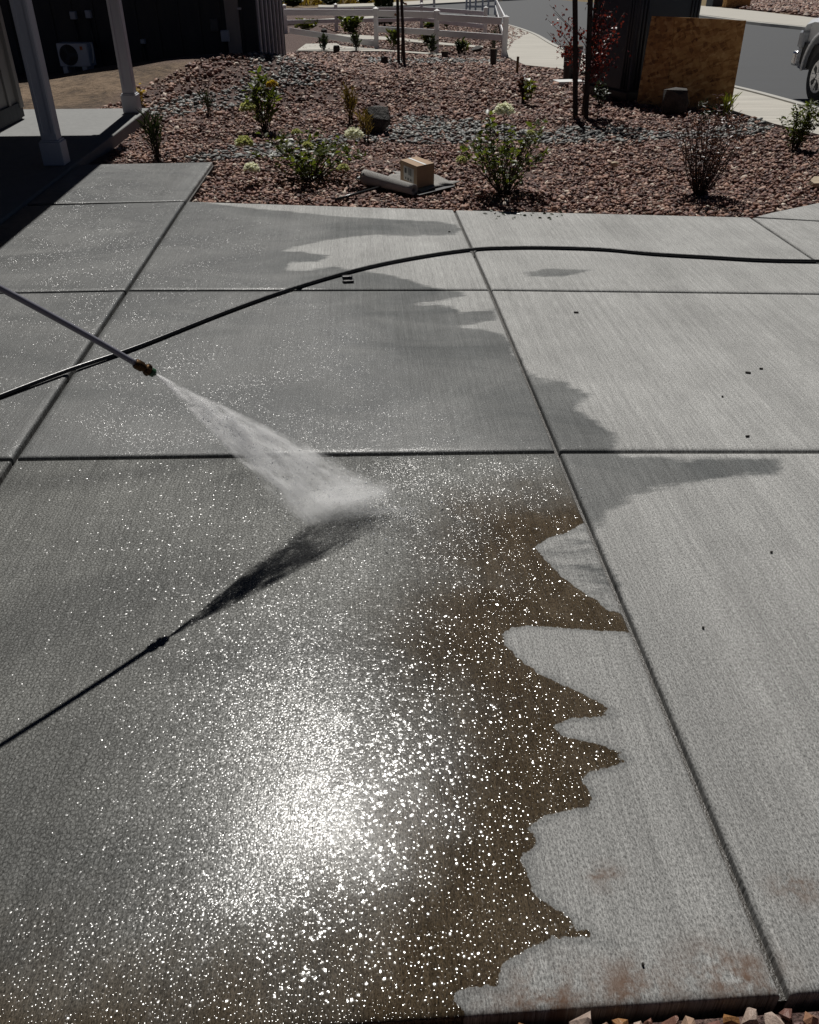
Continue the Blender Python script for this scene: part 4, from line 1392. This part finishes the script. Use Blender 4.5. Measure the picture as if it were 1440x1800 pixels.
def plant(name, label, cat, px, py, hpx, wpx, nst, nleaf, ll, lw, leafmat, group=None, flowers=(), upness=0.3, stemr=0.004, lo=0.12, z=None, twig='twig', droop=0.0):
    p = ug(px, py)
    k = mpp(p); h = hpx * k * 1.03; w = wpx * k / 2
    o = empty(name, p); tag(o, label, cat, group)
    st = stems_of(nst, h, w)
    m_ = MB()
    for s_ in st: m_.tube(s_, list(np.linspace(stemr, stemr * 0.4, len(s_))), 5)
    m_.build("stems", M[twig], o, True)
    P, D = [], []
    for i in range(nleaf):
        s_ = st[int(RNG.integers(nst))]
        t = lo + (1 - lo) * RNG.uniform(0, 1) ** 0.7
        j = min(int(t * (len(s_) - 1)), len(s_) - 2); f = t * (len(s_) - 1) - j
        q = s_[j] * (1 - f) + s_[j + 1] * f
        a = RNG.uniform(0, 2 * math.pi)
        d = np.array([math.cos(a), math.sin(a), RNG.normal(upness, 0.35)])
        P.append(q + RNG.normal(0, 0.006, 3)); D.append(d)
    P, D = np.array(P), np.array(D)
    sc = RNG.uniform(0.6, 1.2, nleaf)
    link("foliage", leaf_mesh("foliage", P, D, ll * sc, lw * sc), M[leafmat], o, True)
    for (fx, fy, fr, fm) in flowers:
        c = at_y(fx, fy, p[1] + RNG.uniform(-0.3, -0.15)) - p
        r = fr * k
        n = 320
        v = RNG.normal(0, 1, (n, 3)); v /= np.linalg.norm(v, axis=1, keepdims=True)
        v[:, 2] = np.abs(v[:, 2]) * 0.9 - 0.25
        base = np.array(c) + v * r * RNG.uniform(0.65, 1.0, (n, 1)) * np.array([1, 1, 0.85])
        t_ = RNG.normal(0, 1, (n, 3)) + v * 0.6
        fl_ = link("flower_head", leaf_mesh("flower_head", base, t_, np.full(n, r * 0.42), np.full(n, r * 0.36)), M[fm], o, True)
        end = np.array(c)
        MB().tube(catmull([(0, 0, 0), end * np.array([0.5, 0.5, 0.55]), end], 5), [0.004] * 11, 5).build("flower_stalk", M[twig], o, True)
    return o


plant("hydrangea", "tall dark hydrangea with a pale bloom low on its left, nearest the grey creek", "hydrangea", 466, 229, 92, 66, 24, 240, 0.10, 0.042, 'leaf_green', "hydrangeas in the gravel bed",
      [(436, 189, 12, 'petal_green'), (478, 148, 9, 'petal_gold')], 0.8)
plant("hydrangea", "low spreading hydrangea with cream blooms left of the carpet roll", "hydrangea", 545, 314, 80, 205, 50, 560, 0.062, 0.036, 'leaf_green', "hydrangeas in the gravel bed",
      [(622, 236, 14, 'petal'), (429, 250, 13, 'petal_green'), (442, 295, 12, 'petal'), (521, 232, 7, 'petal_green'), (603, 295, 9, 'petal_green'), (541, 256, 8, 'petal_green')], 0.3)
plant("hydrangea", "large loose hydrangea with one white bloom on top beside the slab joint", "hydrangea", 886, 338, 132, 176, 54, 580, 0.06, 0.036, 'leaf_green', "hydrangeas in the gravel bed",
      [(886, 193, 14, 'petal'), (812, 281, 9, 'petal_green'), (933, 233, 6, 'petal_green')], 0.35)
plant("leafy_shoot", "single lime leafy shoot leaning right behind the white bloom", "plant", 928, 184, 46, 46, 3, 34, 0.12, 0.08, 'leaf_olive', None, (), 0.4)
plant("maroon_shrub", "dense low maroon shrub left of the lime shoot", "shrub", 921, 178, 44, 30, 24, 260, 0.07, 0.03, 'leaf_maroon', "maroon shrubs", (), 0.7)
plant("maroon_shrub", "wide twiggy maroon shrub in the middle of the right gravel", "shrub", 1228, 340, 150, 130, 80, 900, 0.05, 0.015, 'leaf_maroon', "maroon shrubs", (), 0.4, 0.0035)
plant("abelia_shrub", "upright glossy olive shrub beside the pavement at the right edge", "shrub", 1396, 262, 82, 72, 34, 620, 0.065, 0.022, 'leaf_green', None, (), 0.5)
plant("grass_tuft", "small olive spiky tuft at the foot of the wide strand board", "plant", 1274, 218, 42, 26, 10, 60, 0.16, 0.014, 'leaf_olive', "spiky tufts", (), 2.0)
plant("leafy_shoot", "thin arching twig in front of the wide strand board", "plant", 1240, 216, 36, 60, 8, 70, 0.06, 0.018, 'leaf_dark', None, (), 0.3)
plant("grass_tuft", "dark spiky grass tuft close to the walkway slab corner", "grass tuft", 277, 279, 66, 34, 22, 140, 0.16, 0.010, 'leaf_dark', "spiky tufts", (), 2.2)
plant("grass_tuft", "thin dark grass tuft standing in the left creek stones", "grass tuft", 366, 203, 34, 20, 12, 60, 0.14, 0.010, 'leaf_dark', "spiky tufts", (), 2.2)
plant("grass_tuft", "rust brown upright grass tuft left of the dark boulder", "grass tuft", 617, 217, 50, 20, 16, 110, 0.20, 0.010, 'straw', "spiky tufts", (), 2.5)
plant("grass_tuft", "short straw tuft against the left side of the dark boulder", "grass tuft", 644, 247, 40, 22, 12, 80, 0.15, 0.010, 'straw', "spiky tufts", (), 2.2)
plant("gold_shrub", "small golden leaved plant behind the right porch post", "plant", 249, 187, 36, 26, 9, 90, 0.06, 0.035, 'petal_gold', None, (), 0.4)
plant("dark_shrub", "small dark shrub under the portable toilet near the staked tree", "shrub", 1056, 186, 46, 32, 14, 170, 0.06, 0.028, 'leaf_dark', None, (), 0.5)
plant("small_shrub", "small upright green shrub at the path, first from the house corner", "shrub", 569, 89, 22, 20, 12, 130, 0.14, 0.035, 'leaf_dark', "small shrubs along the white fence", (), 1.4)
plant("small_shrub", "small upright green shrub at the path, second from the house corner", "shrub", 628, 90, 26, 20, 12, 130, 0.15, 0.035, 'leaf_dark', "small shrubs along the white fence", (), 1.4)
plant("small_shrub", "small shrub at the left foot of the middle fence post", "shrub", 759, 95, 28, 14, 10, 110, 0.14, 0.05, 'leaf_dark', "small shrubs along the white fence", (), 1.0)
plant("small_shrub", "small dark shrub with yellow sprigs between middle and corner fence posts", "shrub", 808, 97, 22, 16, 10, 110, 0.14, 0.045, 'leaf_dark', "small shrubs along the white fence", (), 1.0)
plant("small_shrub", "bright yellow green sprig right of the small dark shrub by the fence", "shrub", 818, 92, 18, 16, 9, 70, 0.14, 0.04, 'leaf_olive', "small shrubs along the white fence", (), 1.0)
plant("small_shrub", "bushy shrub just behind the staked sapling, under the fence rail", "shrub", 692, 88, 36, 18, 12, 130, 0.16, 0.05, 'leaf_green', "small shrubs along the white fence", (), 1.0)
plant("round_shrub", "broad dark green shrub behind the slanting fence rail", "shrub", 617, 60, 32, 38, 20, 320, 0.22, 0.12, 'leaf_green', None, (), 0.6)
plant("round_shrub", "low olive yellow spreading shrub behind the fence near the house", "shrub", 538, 54, 17, 50, 20, 300, 0.2, 0.10, 'leaf_olive', None, (), 0.5)
plant("round_shrub", "small green shrub behind the middle fence post, upper row", "shrub", 755, 50, 12, 20, 10, 120, 0.2, 0.12, 'leaf_green', None, (), 0.6)
plant("round_shrub", "brown green shrub below the rail behind the middle fence post", "shrub", 750, 80, 24, 26, 14, 160, 0.16, 0.08, 'leaf_olive', None, (), 0.6)
plant("round_shrub", "narrow green shrub right of the middle fence post", "shrub", 786, 50, 16, 8, 8, 80, 0.2, 0.10, 'leaf_green', None, (), 1.0)


def evergreen(px, py, hpx, wpx, label):
    p = ug(px, py); k = mpp(p); h = hpx * k; w = wpx * k / 2
    o = empty("columnar_evergreen", p); tag(o, label, "evergreen")
    MB().tube([(0, 0, -0.05), (0, 0, h * 0.9)], [0.05, 0.02], 7).build("trunk", M['twig'], o, True)
    n = 900; t = RNG.uniform(0.02, 1, n); a = RNG.uniform(0, 2 * math.pi, n); r = w * np.sqrt(RNG.uniform(0.3, 1, n)) * np.clip(1.2 * np.sqrt(1 - t) + 0.25, 0, 1)
    P = np.stack([r * np.cos(a), r * np.sin(a), t * h], -1)
    D = np.stack([np.cos(a) * 0.5, np.sin(a) * 0.5, np.full(n, 0.9)], -1) + RNG.normal(0, 0.25, (n, 3))
    link("crown", leaf_mesh("crown", P, D, RNG.uniform(0.15, 0.28, n), RNG.uniform(0.06, 0.12, n)), M['leaf_dark'], o, True)
    return o


evergreen(676, 46, 62, 26, "dark columnar evergreen behind the fence beside the staked sapling")

# meadow of dry grass and dark brush beyond the cross street
MEADOW = gpoly([(480, 11), (560, 9), (690, 4), (700, -12), (480, -12)])
mp = scatter(MEADOW, lambda y: 1.8)
if len(mp) > 5000: mp = mp[RNG.permutation(len(mp))[:5000]]
nb_ = 6
P = np.repeat(np.concatenate([mp, G(mp[:, 0], mp[:, 1])[:, None] - 0.05], 1), nb_, 0)
P[:, :2] += RNG.normal(0, 0.25, (len(P), 2))
D = RNG.normal(0, 0.45, (len(P), 3)); D[:, 2] = 1.0
tag(link("dry_meadow", leaf_mesh("dry_meadow", P, D, RNG.uniform(0.5, 1.3, len(P)), RNG.uniform(0.10, 0.3, len(P))), M['drygrass'], smooth=True),
    "golden dry meadow grass beyond the street at the top edge", "grass", kind='stuff')
for (x, y, h_, w_, lab) in ((515, 12, 14, 30, "dark brush in the dry meadow nearest the house"), (580, 9, 10, 26, "middle dark brush in the dry meadow"), (640, 6, 9, 22, "right dark brush in the dry meadow before the evergreen")):
    plant("brush", lab, "shrub", x, y, h_, w_, 14, 260, 0.5, 0.25, 'leaf_dark', None, (), 0.5, 0.02)


# ---- staked trees
def stake(px_t, px_b, yb, label, r=0.03, yt=-90):
    p = ug(px_b, yb)
    t = at_y(px_t + (px_t - px_b) * 0.0, yt, p[1])
    t = at_y(px_t, 0, p[1]); d = (t - p); top = p + d * ((1.9) / d.z)
    o = MB().tube([Vector((0, 0, -0.1)), (top - p) * 0.5, top - p], [r, r * 0.97, r * 0.92], 10).build("tree_stake", M['stake'], None, True, 50)
    o.location = p
    tag(o, label, "stake", "tree stakes")
    return p


s1 = stake(1011, 1013, 205, "left wooden stake of the red leaved tree", 0.036)
s2 = stake(1038, 1031, 205, "right wooden stake of the red leaved tree", 0.036)
tp = ug(1024, 203)
rt = empty("red_maple", tp); tag(rt, "young staked tree with deep red leaves in front of the portable toilet", "tree")
k = mpp(tp)
tr = [(0, 0, -0.05), (0.01, 0.02, 0.5), (0.04, 0.03, 1.0), (0.03, 0.05, 1.6), (0.05, 0.04, 2.2)]
MB().tube(catmull(tr, 5), list(np.linspace(0.02, 0.008, 21)), 8).build("trunk", M['twig'], rt, True)
br = MB(); P, D = [], []
tips = []
for (x, y) in [(966, 8), (975, 22), (964, 35), (985, 48), (970, 60), (990, 70), (978, 88), (962, 56), (1000, 30), (1060, 20), (1080, 14), (1098, 22), (1075, 45), (1090, 68), (1098, 84), (1068, 88), (1050, 60),
               (1055, 100), (1045, 40), (1064, 60), (1082, 30), (1058, 78), (1048, 10), (1040, 85), (1062, 5), (1086, 50), (1030, 60), (1050, 108), (1070, 106)]:
    e = np.array(at_y(x, y, tp[1] + RNG.uniform(-0.3, 0.3)) - tp)
    tips.append(e)
for j in range(26):          # crown above the frame
    a = RNG.uniform(0, 6.28); tips.append(np.array([0.5 * math.cos(a) * RNG.uniform(0.3, 1), 0.5 * math.sin(a) * RNG.uniform(0.3, 1), RNG.uniform(1.5, 2.6)]))
for e in tips:
    zb = max(0.35, e[2] - RNG.uniform(0.25, 0.6)); b0 = np.array([0.03, 0.03, min(zb, 2.15)])
    mid = (b0 + e) / 2 + np.array([0, 0, -0.03]) + RNG.normal(0, 0.03, 3)
    cur = catmull([b0, mid, e], 5)
    br.tube(cur, list(np.linspace(0.006, 0.002, len(cur))), 5)
    for q in range(34):
        t = RNG.uniform(0.35, 1.0); c_ = cur[min(int(t * (len(cur) - 1)), len(cur) - 1)]
        P.append(c_ + RNG.normal(0, 0.045, 3)); d = RNG.normal(0, 1, 3); d[2] -= 0.3; D.append(d)
br.build("branches", M['twig'], rt, True)
P, D = np.array(P), np.array(D)
link("crown", leaf_mesh("crown", P, D, RNG.uniform(0.03, 0.055, len(P)), RNG.uniform(0.022, 0.04, len(P))), M['leaf_red'], rt, True)
MB().tube([s1 - tp + Vector((0, -0.01, 0.52)), s2 - tp + Vector((0, -0.01, 0.52))], 0.012, 8).build("tie_bar", M['stake'], rt, True)

stake(699, 701, 110, "left wooden stake of the bare sapling by the white fence", 0.035)
stake(706, 711, 111, "right wooden stake of the bare sapling by the white fence", 0.035)
tp2 = ug(706, 109)
st2 = empty("sapling", tp2); tag(st2, "thin sapling with a few rusty leaves between two stakes", "tree")
MB().tube(catmull([(0, 0.05, -0.05), (0.02, 0.05, 0.9), (0.05, 0.05, 1.8), (0.06, 0.05, 2.4)], 4), 0.016, 7).build("trunk", M['twig'], st2, True)
P = RNG.normal(0, 1, (220, 3)) * np.array([0.22, 0.22, 0.35]) + np.array([0.06, 0, 1.95])
link("crown", leaf_mesh("crown", P, RNG.normal(0, 1, (220, 3)), RNG.uniform(0.06, 0.1, 220), RNG.uniform(0.04, 0.06, 220)), M['leaf_maroon'], st2, True)


# ---- boulders
def boulder(px, py, hpx, wpx, label, mat, seed, flat=0.0, name="boulder", cat="boulder"):
    p = ug(px, py); k = mpp(p); h, w = hpx * k * 1.05, wpx * k / 2
    r = np.random.default_rng(seed)
    bm = bmesh.new()
    for i in range(26):
        v = r.normal(0, 1, 3); v /= np.linalg.norm(v); m_ = max(abs(v)); v = v / (m_ ** 0.7)
        bm.verts.new((v[0] * w * 0.92, v[1] * w * 0.8, (v[2] * 0.5 + 0.42) * h * 0.98))
    q = bmesh.ops.convex_hull(bm, input=bm.verts[:])
    bmesh.ops.delete(bm, geom=[g for g in q['geom_interior'] if isinstance(g, bmesh.types.BMVert)], context='VERTS')
    bmesh.ops.triangulate(bm, faces=bm.faces[:])
    bmesh.ops.subdivide_edges(bm, edges=bm.edges[:], cuts=2, use_grid_fill=True, fractal=0.7 * w, seed=seed)
    bmesh.ops.recalc_face_normals(bm, faces=bm.faces)
    me = bpy.data.meshes.new(name); bm.to_mesh(me); bm.free()
    o = link(name, me, mat); o.location = p
    return tag(o, label, cat)


boulder(664, 232, 44, 50, "dark flat-topped boulder in the middle of the gravel bed", M['dark_rock'], 3)
boulder(1184, 200, 44, 48, "dark mossy boulder lying before the strand boards", M['dark_rock'], 33)
boulder(592, 93, 13, 13, "small dark rock on the path edge between two small shrubs", M['dark_rock'], 8)
boulder(676, 111, 12, 14, "small brown rock left of the staked sapling", M['dark_rock'], 9)
boulder(570, 58, 8, 12, "small dark rock behind the slanting fence rail", M['dark_rock'], 10)
boulder(838, 90, 9, 22, "flat brown rock behind the fence near the corner post", M['dark_rock'], 12)
boulder(1080, 293, 9, 14, "single pale grey stone lying in the red gravel", M['tan_rock'], 14)
boulder(1446, 330, 18, 52, "tan rounded flagstone at the right edge of the gravel", M['tan_rock'], 15, name="flagstone", cat="stone")


# ---- pots
def pot(px, py, hpx, wpx, label, mat='black', plant_=False):
    p = ug(px, py); k = mpp(p); h, w = hpx * k, wpx * k / 2
    o = empty("nursery_pot", p); tag(o, label, "pot")
    MB().tube([(0, 0, 0.0), (0, 0, h * 0.9), (0, 0, h * 0.9), (0, 0, h)], [w * 0.82, w * 0.98, w * 1.04, w * 1.04], 20).build("tub", M[mat], o, True, 40)
    MB().tube([(0, 0, h * 1.001), (0, 0, h * 1.004)], w * 0.95, 20).build("soil", M['ground'], o)
    return o


pot(1003, 140, 52, 32, "tall black bin standing behind the left stake of the red tree")
pot(867, 113, 24, 13, "small black nursery pot with a spiky plant by the corner post")
plant("potted_plant", "spiky dark plant growing in the small black pot by the corner post", "plant", 867, 92, 30, 12, 10, 70, 0.2, 0.02, 'leaf_dark', None, (), 2.0)
pot(782, 101, 10, 13, "squat black pot on the gravel right of the middle fence post")
p = ug(909, 128)
o = MB().box((0, 0, 0.12), (0.05, 0.02, 0.34), bev=0.003).build("survey_stake", M['straw']); o.location = p
attr(o.data, "rnd", np.zeros(len(o.data.vertices)))
tag(o, "short wooden survey stake in the gravel right of the corner post", "stake")
p = ug(1000, 146)
o = MB().box((0, 0, 0.02), (0.5, 0.35, 0.05), Matrix.Rotation(0.2, 3, 'Z'), 0.01).build("paver", M['foam_white']); o.location = p
tag(o, "pale flat paver lying under the tall black bin", "paver")

# ================================================================== CARPET, BOX, PIPE ON THE GRAVEL
ZG = 0.0
c0_ = ug(733, 331, 0.035)
bl = up(704, 318, c0_[2]); brr = up(763, 324, c0_[2])
ex = Vector((brr - c0_)); ey = Vector((bl - c0_))
hh = 36 * mpp(c0_)
cbx = MB()
ey2 = ey
pts = [Vector((0, 0, 0)), ex, ex + ey2, ey2]
cbx.prism([(q.x, q.y) for q in pts], 0, hh)
box_o = empty("cardboard_box", c0_); tag(box_o, "brown cardboard box with a printed label resting on the carpet", "box")
cbx.build("carton", M['cardboard'], box_o)


def onface(o, d, w0, w1, z0, z1, mat, name, eps=0.002):
    n = Vector((d.y, -d.x, 0)).normalized()
    if n.y > 0: n = -n
    vv = []
    m_ = MB()
    q = [d * w0 + n * eps + Vector((0, 0, z0)), d * w1 + n * eps + Vector((0, 0, z0)), d * w1 + n * eps + Vector((0, 0, z1)), d * w0 + n * eps + Vector((0, 0, z1))]
    m_.bm.faces.new([m_.bm.verts.new(t) for t in q])
    return m_.build(name, mat, o)


lbl = onface(box_o, ey, 0.18, 0.78, hh * 0.16, hh * 0.82, M['label_print'], "label")
for (w0, w1, z0, z1) in ((0.60, 0.72, 0.50, 0.74), (0.48, 0.50, 0.46, 0.78), (0.42, 0.45, 0.46, 0.78), (0.34, 0.38, 0.44, 0.78), (0.27, 0.29, 0.44, 0.78),
                         (0.62, 0.68, 0.22, 0.32), (0.46, 0.54, 0.20, 0.32), (0.30, 0.38, 0.20, 0.30)):
    onface(lbl, ey, w0, w1, hh * z0, hh * z1, M['ink'], "print_mark", 0.004)
onface(box_o, ex, 0.0, 1.0, hh * 0.97, hh * 0.985, M['ink'], "flap_seam", 0.0015)
# top tape
m_ = MB(); m_.bm.faces.new([m_.bm.verts.new(t + Vector((0, 0, hh + 0.002))) for t in (ex * 0.44, ex * 0.56, ex * 0.56 + ey, ex * 0.44 + ey)]); m_.build("tape", M['foam_white'], box_o)

ra, rb_ = ug(641, 311, 0.07), ug(728, 334, 0.045)
d = (rb_ - ra)
car = empty("carpet_roll", ra); tag(car, "grey carpet remnant half rolled up on the gravel under the box", "carpet")
# rolled edge: spiral section swept along the roll, unrolling into a flat sheet at the back right
n_s, n_l = 34, 14
u = d.normalized(); side = Vector((u.y, -u.x, 0)).normalized()
if side.y < 0: side = -side
bm = bmesh.new(); rows = []
for j in range(n_l + 1):
    t = j / n_l; base = d * t; rr = 0.062 - 0.02 * t
    row = []
    for i in range(n_s + 1):
        s_ = i / n_s
        if s_ < 0.72:
            a = s_ / 0.72 * 2.2 * 2 * math.pi
            r_ = rr * (0.42 + 0.58 * s_ / 0.72)
            ang = -math.pi / 2 + (2.2 * 2 * math.pi - a) * 1.0
            q = base + side * (math.cos(ang) * r_) + Vector((0, 0, math.sin(ang) * r_))
        else:
            f = (s_ - 0.72) / 0.28
            q = base + side * (f * (0.34 + 0.25 * t)) + Vector((0, 0, -rr + 0.012 * math.sin(f * 7 + t * 5) + 0.02 * f))
        row.append(bm.verts.new(q))
    rows.append(row)
for j in range(n_l):
    for i in range(n_s): bm.faces.new((rows[j][i], rows[j + 1][i], rows[j + 1][i + 1], rows[j][i + 1]))
bmesh.ops.recalc_face_normals(bm, faces=bm.faces)
me = bpy.data.meshes.new("pile"); bm.to_mesh(me); bm.free()
cp = link("pile", me, M['carpet'], car, True)
so = cp.modifiers.new("thick", 'SOLIDIFY'); so.thickness = 0.010
# flap on the right of the box
fa = [ug(735, 331, 0.02), ug(800, 323, 0.03), ug(770, 308, 0.03), ug(690, 300, 0.03)]
bm = bmesh.new(); rows = []
for j in range(9):
    row = []
    for i in range(13):
        a, b = i / 12, j / 8
        q = fa[0] * (1 - a) * (1 - b) + fa[1] * a * (1 - b) + fa[2] * a * b + fa[3] * (1 - a) * b
        q = q - ra + Vector((0, 0, 0.035 * math.exp(-((a - 0.72) / 0.16) ** 2) * (0.4 + 0.6 * b)))
        row.append(bm.verts.new(q))
    rows.append(row)
for j in range(8):
    for i in range(12): bm.faces.new((rows[j][i], rows[j][i + 1], rows[j + 1][i + 1], rows[j + 1][i]))
me = bpy.data.meshes.new("flap"); bm.to_mesh(me); bm.free()
cp = link("flap", me, M['carpet'], car, True)
so = cp.modifiers.new("thick", 'SOLIDIFY'); so.thickness = 0.008; so.offset = -1


def flat_sheet(px, dz, th, mat, name, label, cat):
    P = [ug(a, b, dz) for a, b in px]
    o_ = P[0]
    z = max(p[2] for p in P)
    m_ = MB().prism([(p.x - o_.x, p.y - o_.y) for p in P], 0, th)
    o = m_.build(name, mat); o.location = (o_.x, o_.y, z)
    return tag(o, label, cat)


flat_sheet([(625, 317), (636, 312), (700, 328), (735, 336), (718, 339)], 0.012, 0.008, M['foam_white'], "foam_board", "thin white foam board sticking out below the carpet roll", "board")
flat_sheet([(700, 336), (738, 344), (800, 329), (780, 316)], 0.008, 0.006, M['tarp'], "underlay_sheet", "dark grey underlay sheet beneath box and carpet", "sheet")
pp = [ug(590, 351, 0.02), ug(625, 341, 0.022), ug(668, 329, 0.025)]
o = MB().tube([q - pp[0] for q in pp], 0.012, 8).build("irrigation_pipe", M['rubber'], None, True); o.location = pp[0]
tag(o, "black irrigation pipe end lying on gravel below the white panel", "pipe")

# ================================================================== HOSE, WAND, SPRAY
hpts = [(-160, 760), (-40, 712), (0, 696), (120, 652), (245, 608), (400, 547), (520, 505), (640, 471), (740, 451), (833, 438), (900, 435), (970, 435), (1060, 438), (1150, 446), (1250, 452), (1340, 457), (1440, 459), (1640, 462)]
H3 = [np.array(up(a, b, 0.012)) for a, b in hpts]
H3[3][2] = 0.016
cur = catmull(H3, 10)
o = MB().tube([Vector(q) - Vector(H3[0]) for q in cur], 0.0108, 12).build("pressure_hose", M['rubber'], None, True); o.location = H3[0]
tag(o, "long black pressure hose snaking across the driveway slabs", "hose")

NZ = Vector((-0.753, 2.216, 0.641))
# solve the wand's far end from its pixel and its shadow
WE = Vector((-1.075, 2.068, 0.945))
wd = (WE - NZ).normalized()
wand = empty("spray_wand", NZ); tag(wand, "grey pressure washer wand reaching in from the left edge", "spray wand")
bendv = Vector((0, 0, 0.012))
lance = [wd * 0.05, wd * 0.2 + bendv * 0.7, wd * 0.45 + bendv, wd * 0.75 + bendv * 0.4, wd * 1.05 - bendv]
MB().tube([Vector(q) for q in catmull(lance, 5)], 0.0088, 12).build("lance", M['wand'], wand, True)
nzl = MB(); nzl.tube([wd * 0.058, wd * 0.052, wd * 0.046, wd * 0.034, wd * 0.033, wd * 0.026, wd * 0.022, wd * 0.010, wd * 0.008], [0.0125, 0.0155, 0.0155, 0.0155, 0.0125, 0.0125, 0.0165, 0.0165, 0.012], 14)
cpl = nzl.build("coupler", M['brass'], wand, True, 35)
nt_ = MB(); nt_.tube([wd * 0.008, wd * 0.006, wd * -0.004, wd * -0.010], [0.011, 0.0135, 0.0135, 0.006], 12)
nt_.build("nozzle_tip", M['tip_green'], wand, True, 35)
for k in range(8):
    t = k * math.pi / 4
    a_ = wd.orthogonal().normalized(); b_ = wd.cross(a_)
    e = (a_ * math.cos(t) + b_ * math.sin(t))
    MB().box(wd * 0.016 + e * 0.0165, (0.004, 0.004, 0.010), wd.to_track_quat('Z', 'Y').to_matrix(), 0.001).build("coupler_knurl", M['brass'], cpl)
gr = wd * 1.05 - bendv
MB().tube([gr, gr + wd * 0.14], [0.018, 0.02], 12).build("grip", M['black'], wand, True, 40)
MB().tube([gr + wd * 0.12, gr + wd * 0.18 + Vector((-0.02, -0.05, -0.10)), gr + wd * 0.2 + Vector((-0.03, -0.06, -0.16))], [0.018, 0.017, 0.014], 10).build("handle", M['black'], wand, True)

hit_a, hit_b = up(535, 925), up(712, 893)
hit = (hit_a + hit_b) / 2
tip = NZ - wd * 0.010
ax = (hit - tip); Ls = ax.length + 0.015; ax.normalize()
wv = (hit_b - hit_a); wv = (wv - ax * wv.dot(ax)).normalized()
tv = ax.cross(wv)
rot = Matrix((wv, tv, ax)).transposed()
sp = MB(); n_ = 20; rings = []
for zz in np.linspace(0.0, Ls, 10):
    a_, b_ = 0.003 + 0.205 * zz, 0.004 + 0.036 * zz
    rings.append([sp.bm.verts.new((1.05 * a_ * math.cos(t), 1.05 * b_ * math.sin(t), zz)) for t in np.linspace(0, 2 * math.pi, n_, endpoint=False)])
for i in range(9):
    for k in range(n_): sp.bm.faces.new((rings[i][k], rings[i][(k + 1) % n_], rings[i + 1][(k + 1) % n_], rings[i + 1][k]))
sp.bm.faces.new(rings[0][::-1]); sp.bm.faces.new(rings[-1])
spray = sp.build("water_spray", M['spray'])
spray.matrix_world = Matrix.Translation(tip) @ rot.to_4x4()
tag(spray, "white fan of pressurised water spraying from the brass nozzle onto the slab", "spray", kind='stuff')


def mist(cpx, z, size, rz, label):
    bm = bmesh.new(); bmesh.ops.create_icosphere(bm, subdivisions=3, radius=1.0)
    me = bpy.data.meshes.new("spray_mist"); bm.to_mesh(me); bm.free()
    o = link("spray_mist", me, M['mist'])
    o.location = up(*cpx, z); o.scale = size; o.rotation_euler = (0, 0, rz)
    return tag(o, label, "mist", kind='stuff')


mist((606, 872), 0.065, (0.27, 0.15, 0.075), R(14), "low white mist where the spray hits the slab")
mist((672, 898), 0.022, (0.17, 0.035, 0.018), R(12), "thin bright sheet of water shooting right from the impact")
# flying drops round the jet and the impact
n = 2600
t = RNG.uniform(0.15, 1.0, n) ** 0.8
loc = np.stack([RNG.normal(0, 0.09, n) * t, RNG.normal(0, 0.018, n) * t, t * Ls], -1)
Pd = loc @ np.array(rot).T + np.array(tip)
n2 = 1500
th = RNG.normal(0.15, 0.9, n2); rr = RNG.gamma(2.0, 0.13, n2)
Pe = np.stack([hit[0] + rr * np.cos(th), hit[1] + rr * np.sin(th) * 0.8, np.abs(RNG.normal(0, 0.03, n2)) * np.exp(-rr) + 0.004], -1)
Pd = np.concatenate([Pd, Pe]); Pd = Pd[Pd[:, 2] > 0.003]
sz = 0.0005 + RNG.gamma(1.5, 0.0004, len(Pd))
dm = stones_mesh("water_drops", Pd, sz, 0.9, 0.05, 1.0)
tag(link("water_drops", dm, M['drop'], smooth=True), "tiny water drops flying around the spray and its impact", "water drops", kind='stuff')

# ================================================================== SMALL THINGS ON THE SLABS
cpos = up(611, 495, 0.0)
cl = empty("plastic_clip", cpos, R(8)); tag(cl, "small black plastic clip lying just below the hose", "clip")
MB().box((0, 0.012, 0.024), (0.062, 0.03, 0.02), bev=0.004).build("jaw", M['black'], cl)
MB().box((0.005, -0.006, 0.010), (0.066, 0.05, 0.012), bev=0.003).build("foot", M['black'], cl)
MB().tube([(0.02, 0.0, 0.014), (0.02, 0.004, 0.032)], 0.012, 8).build("hinge", M['black'], cl)
chips = [(1013, 550, 8), (1315, 656, 9), (1338, 649, 6), (1314, 768, 7), (790, 408, 4), (1270, 698, 3), (1236, 1105, 4), (1356, 972, 4), (1130, 1697, 4)]
chip_labels = ["small dark bark chip nearest the damp tongue on the middle right slab", "long dark bark chip, larger of the pair on the middle right slab", "short dark bark chip just right of the long chip",
               "dark bark chip just above the near cross joint at right", "tiny dark chip on the damp streak left of the long joint", "tiny dark speck of bark below left of the chip pair",
               "tiny dark chip on the near right slab beside the long joint", "tiny dark chip on the near right slab under the damp tongue", "tiny dark chip near the rusty soil smear at the front edge"]
for i, (x, y, w) in enumerate(chips):
    p = up(x, y, 0.0); k = mpp(p)
    o = MB().box((0, 0, 0.004), (w * k, max(w * k * 0.45, 0.006), 0.007), Matrix.Rotation(RNG.uniform(-0.3, 0.3), 3, 'Z'), 0.0015).build("bark_chip", M['chip'])
    o.location = p
    tag(o, chip_labels[i], "debris", "bark chips on the driveway")
for i in range(26):
    x, y = RNG.uniform(850, 990), RNG.uniform(371, 384)
    if y < 369 + (x - 799) * 0.025: y += 5
    p = up(x, y, 0.004)
    me = leaf_mesh("fallen_leaf", np.zeros((1, 3)), np.array([[RNG.normal(), RNG.normal(), 0.1]]), [RNG.uniform(0.02, 0.05)], [0.018])
    o = link("fallen_leaf", me, M['leaf_dark']); o.location = p
    tag(o, "fallen dark leaf on the slab edge below the big hydrangea", "leaf", "fallen leaves at the slab edge")
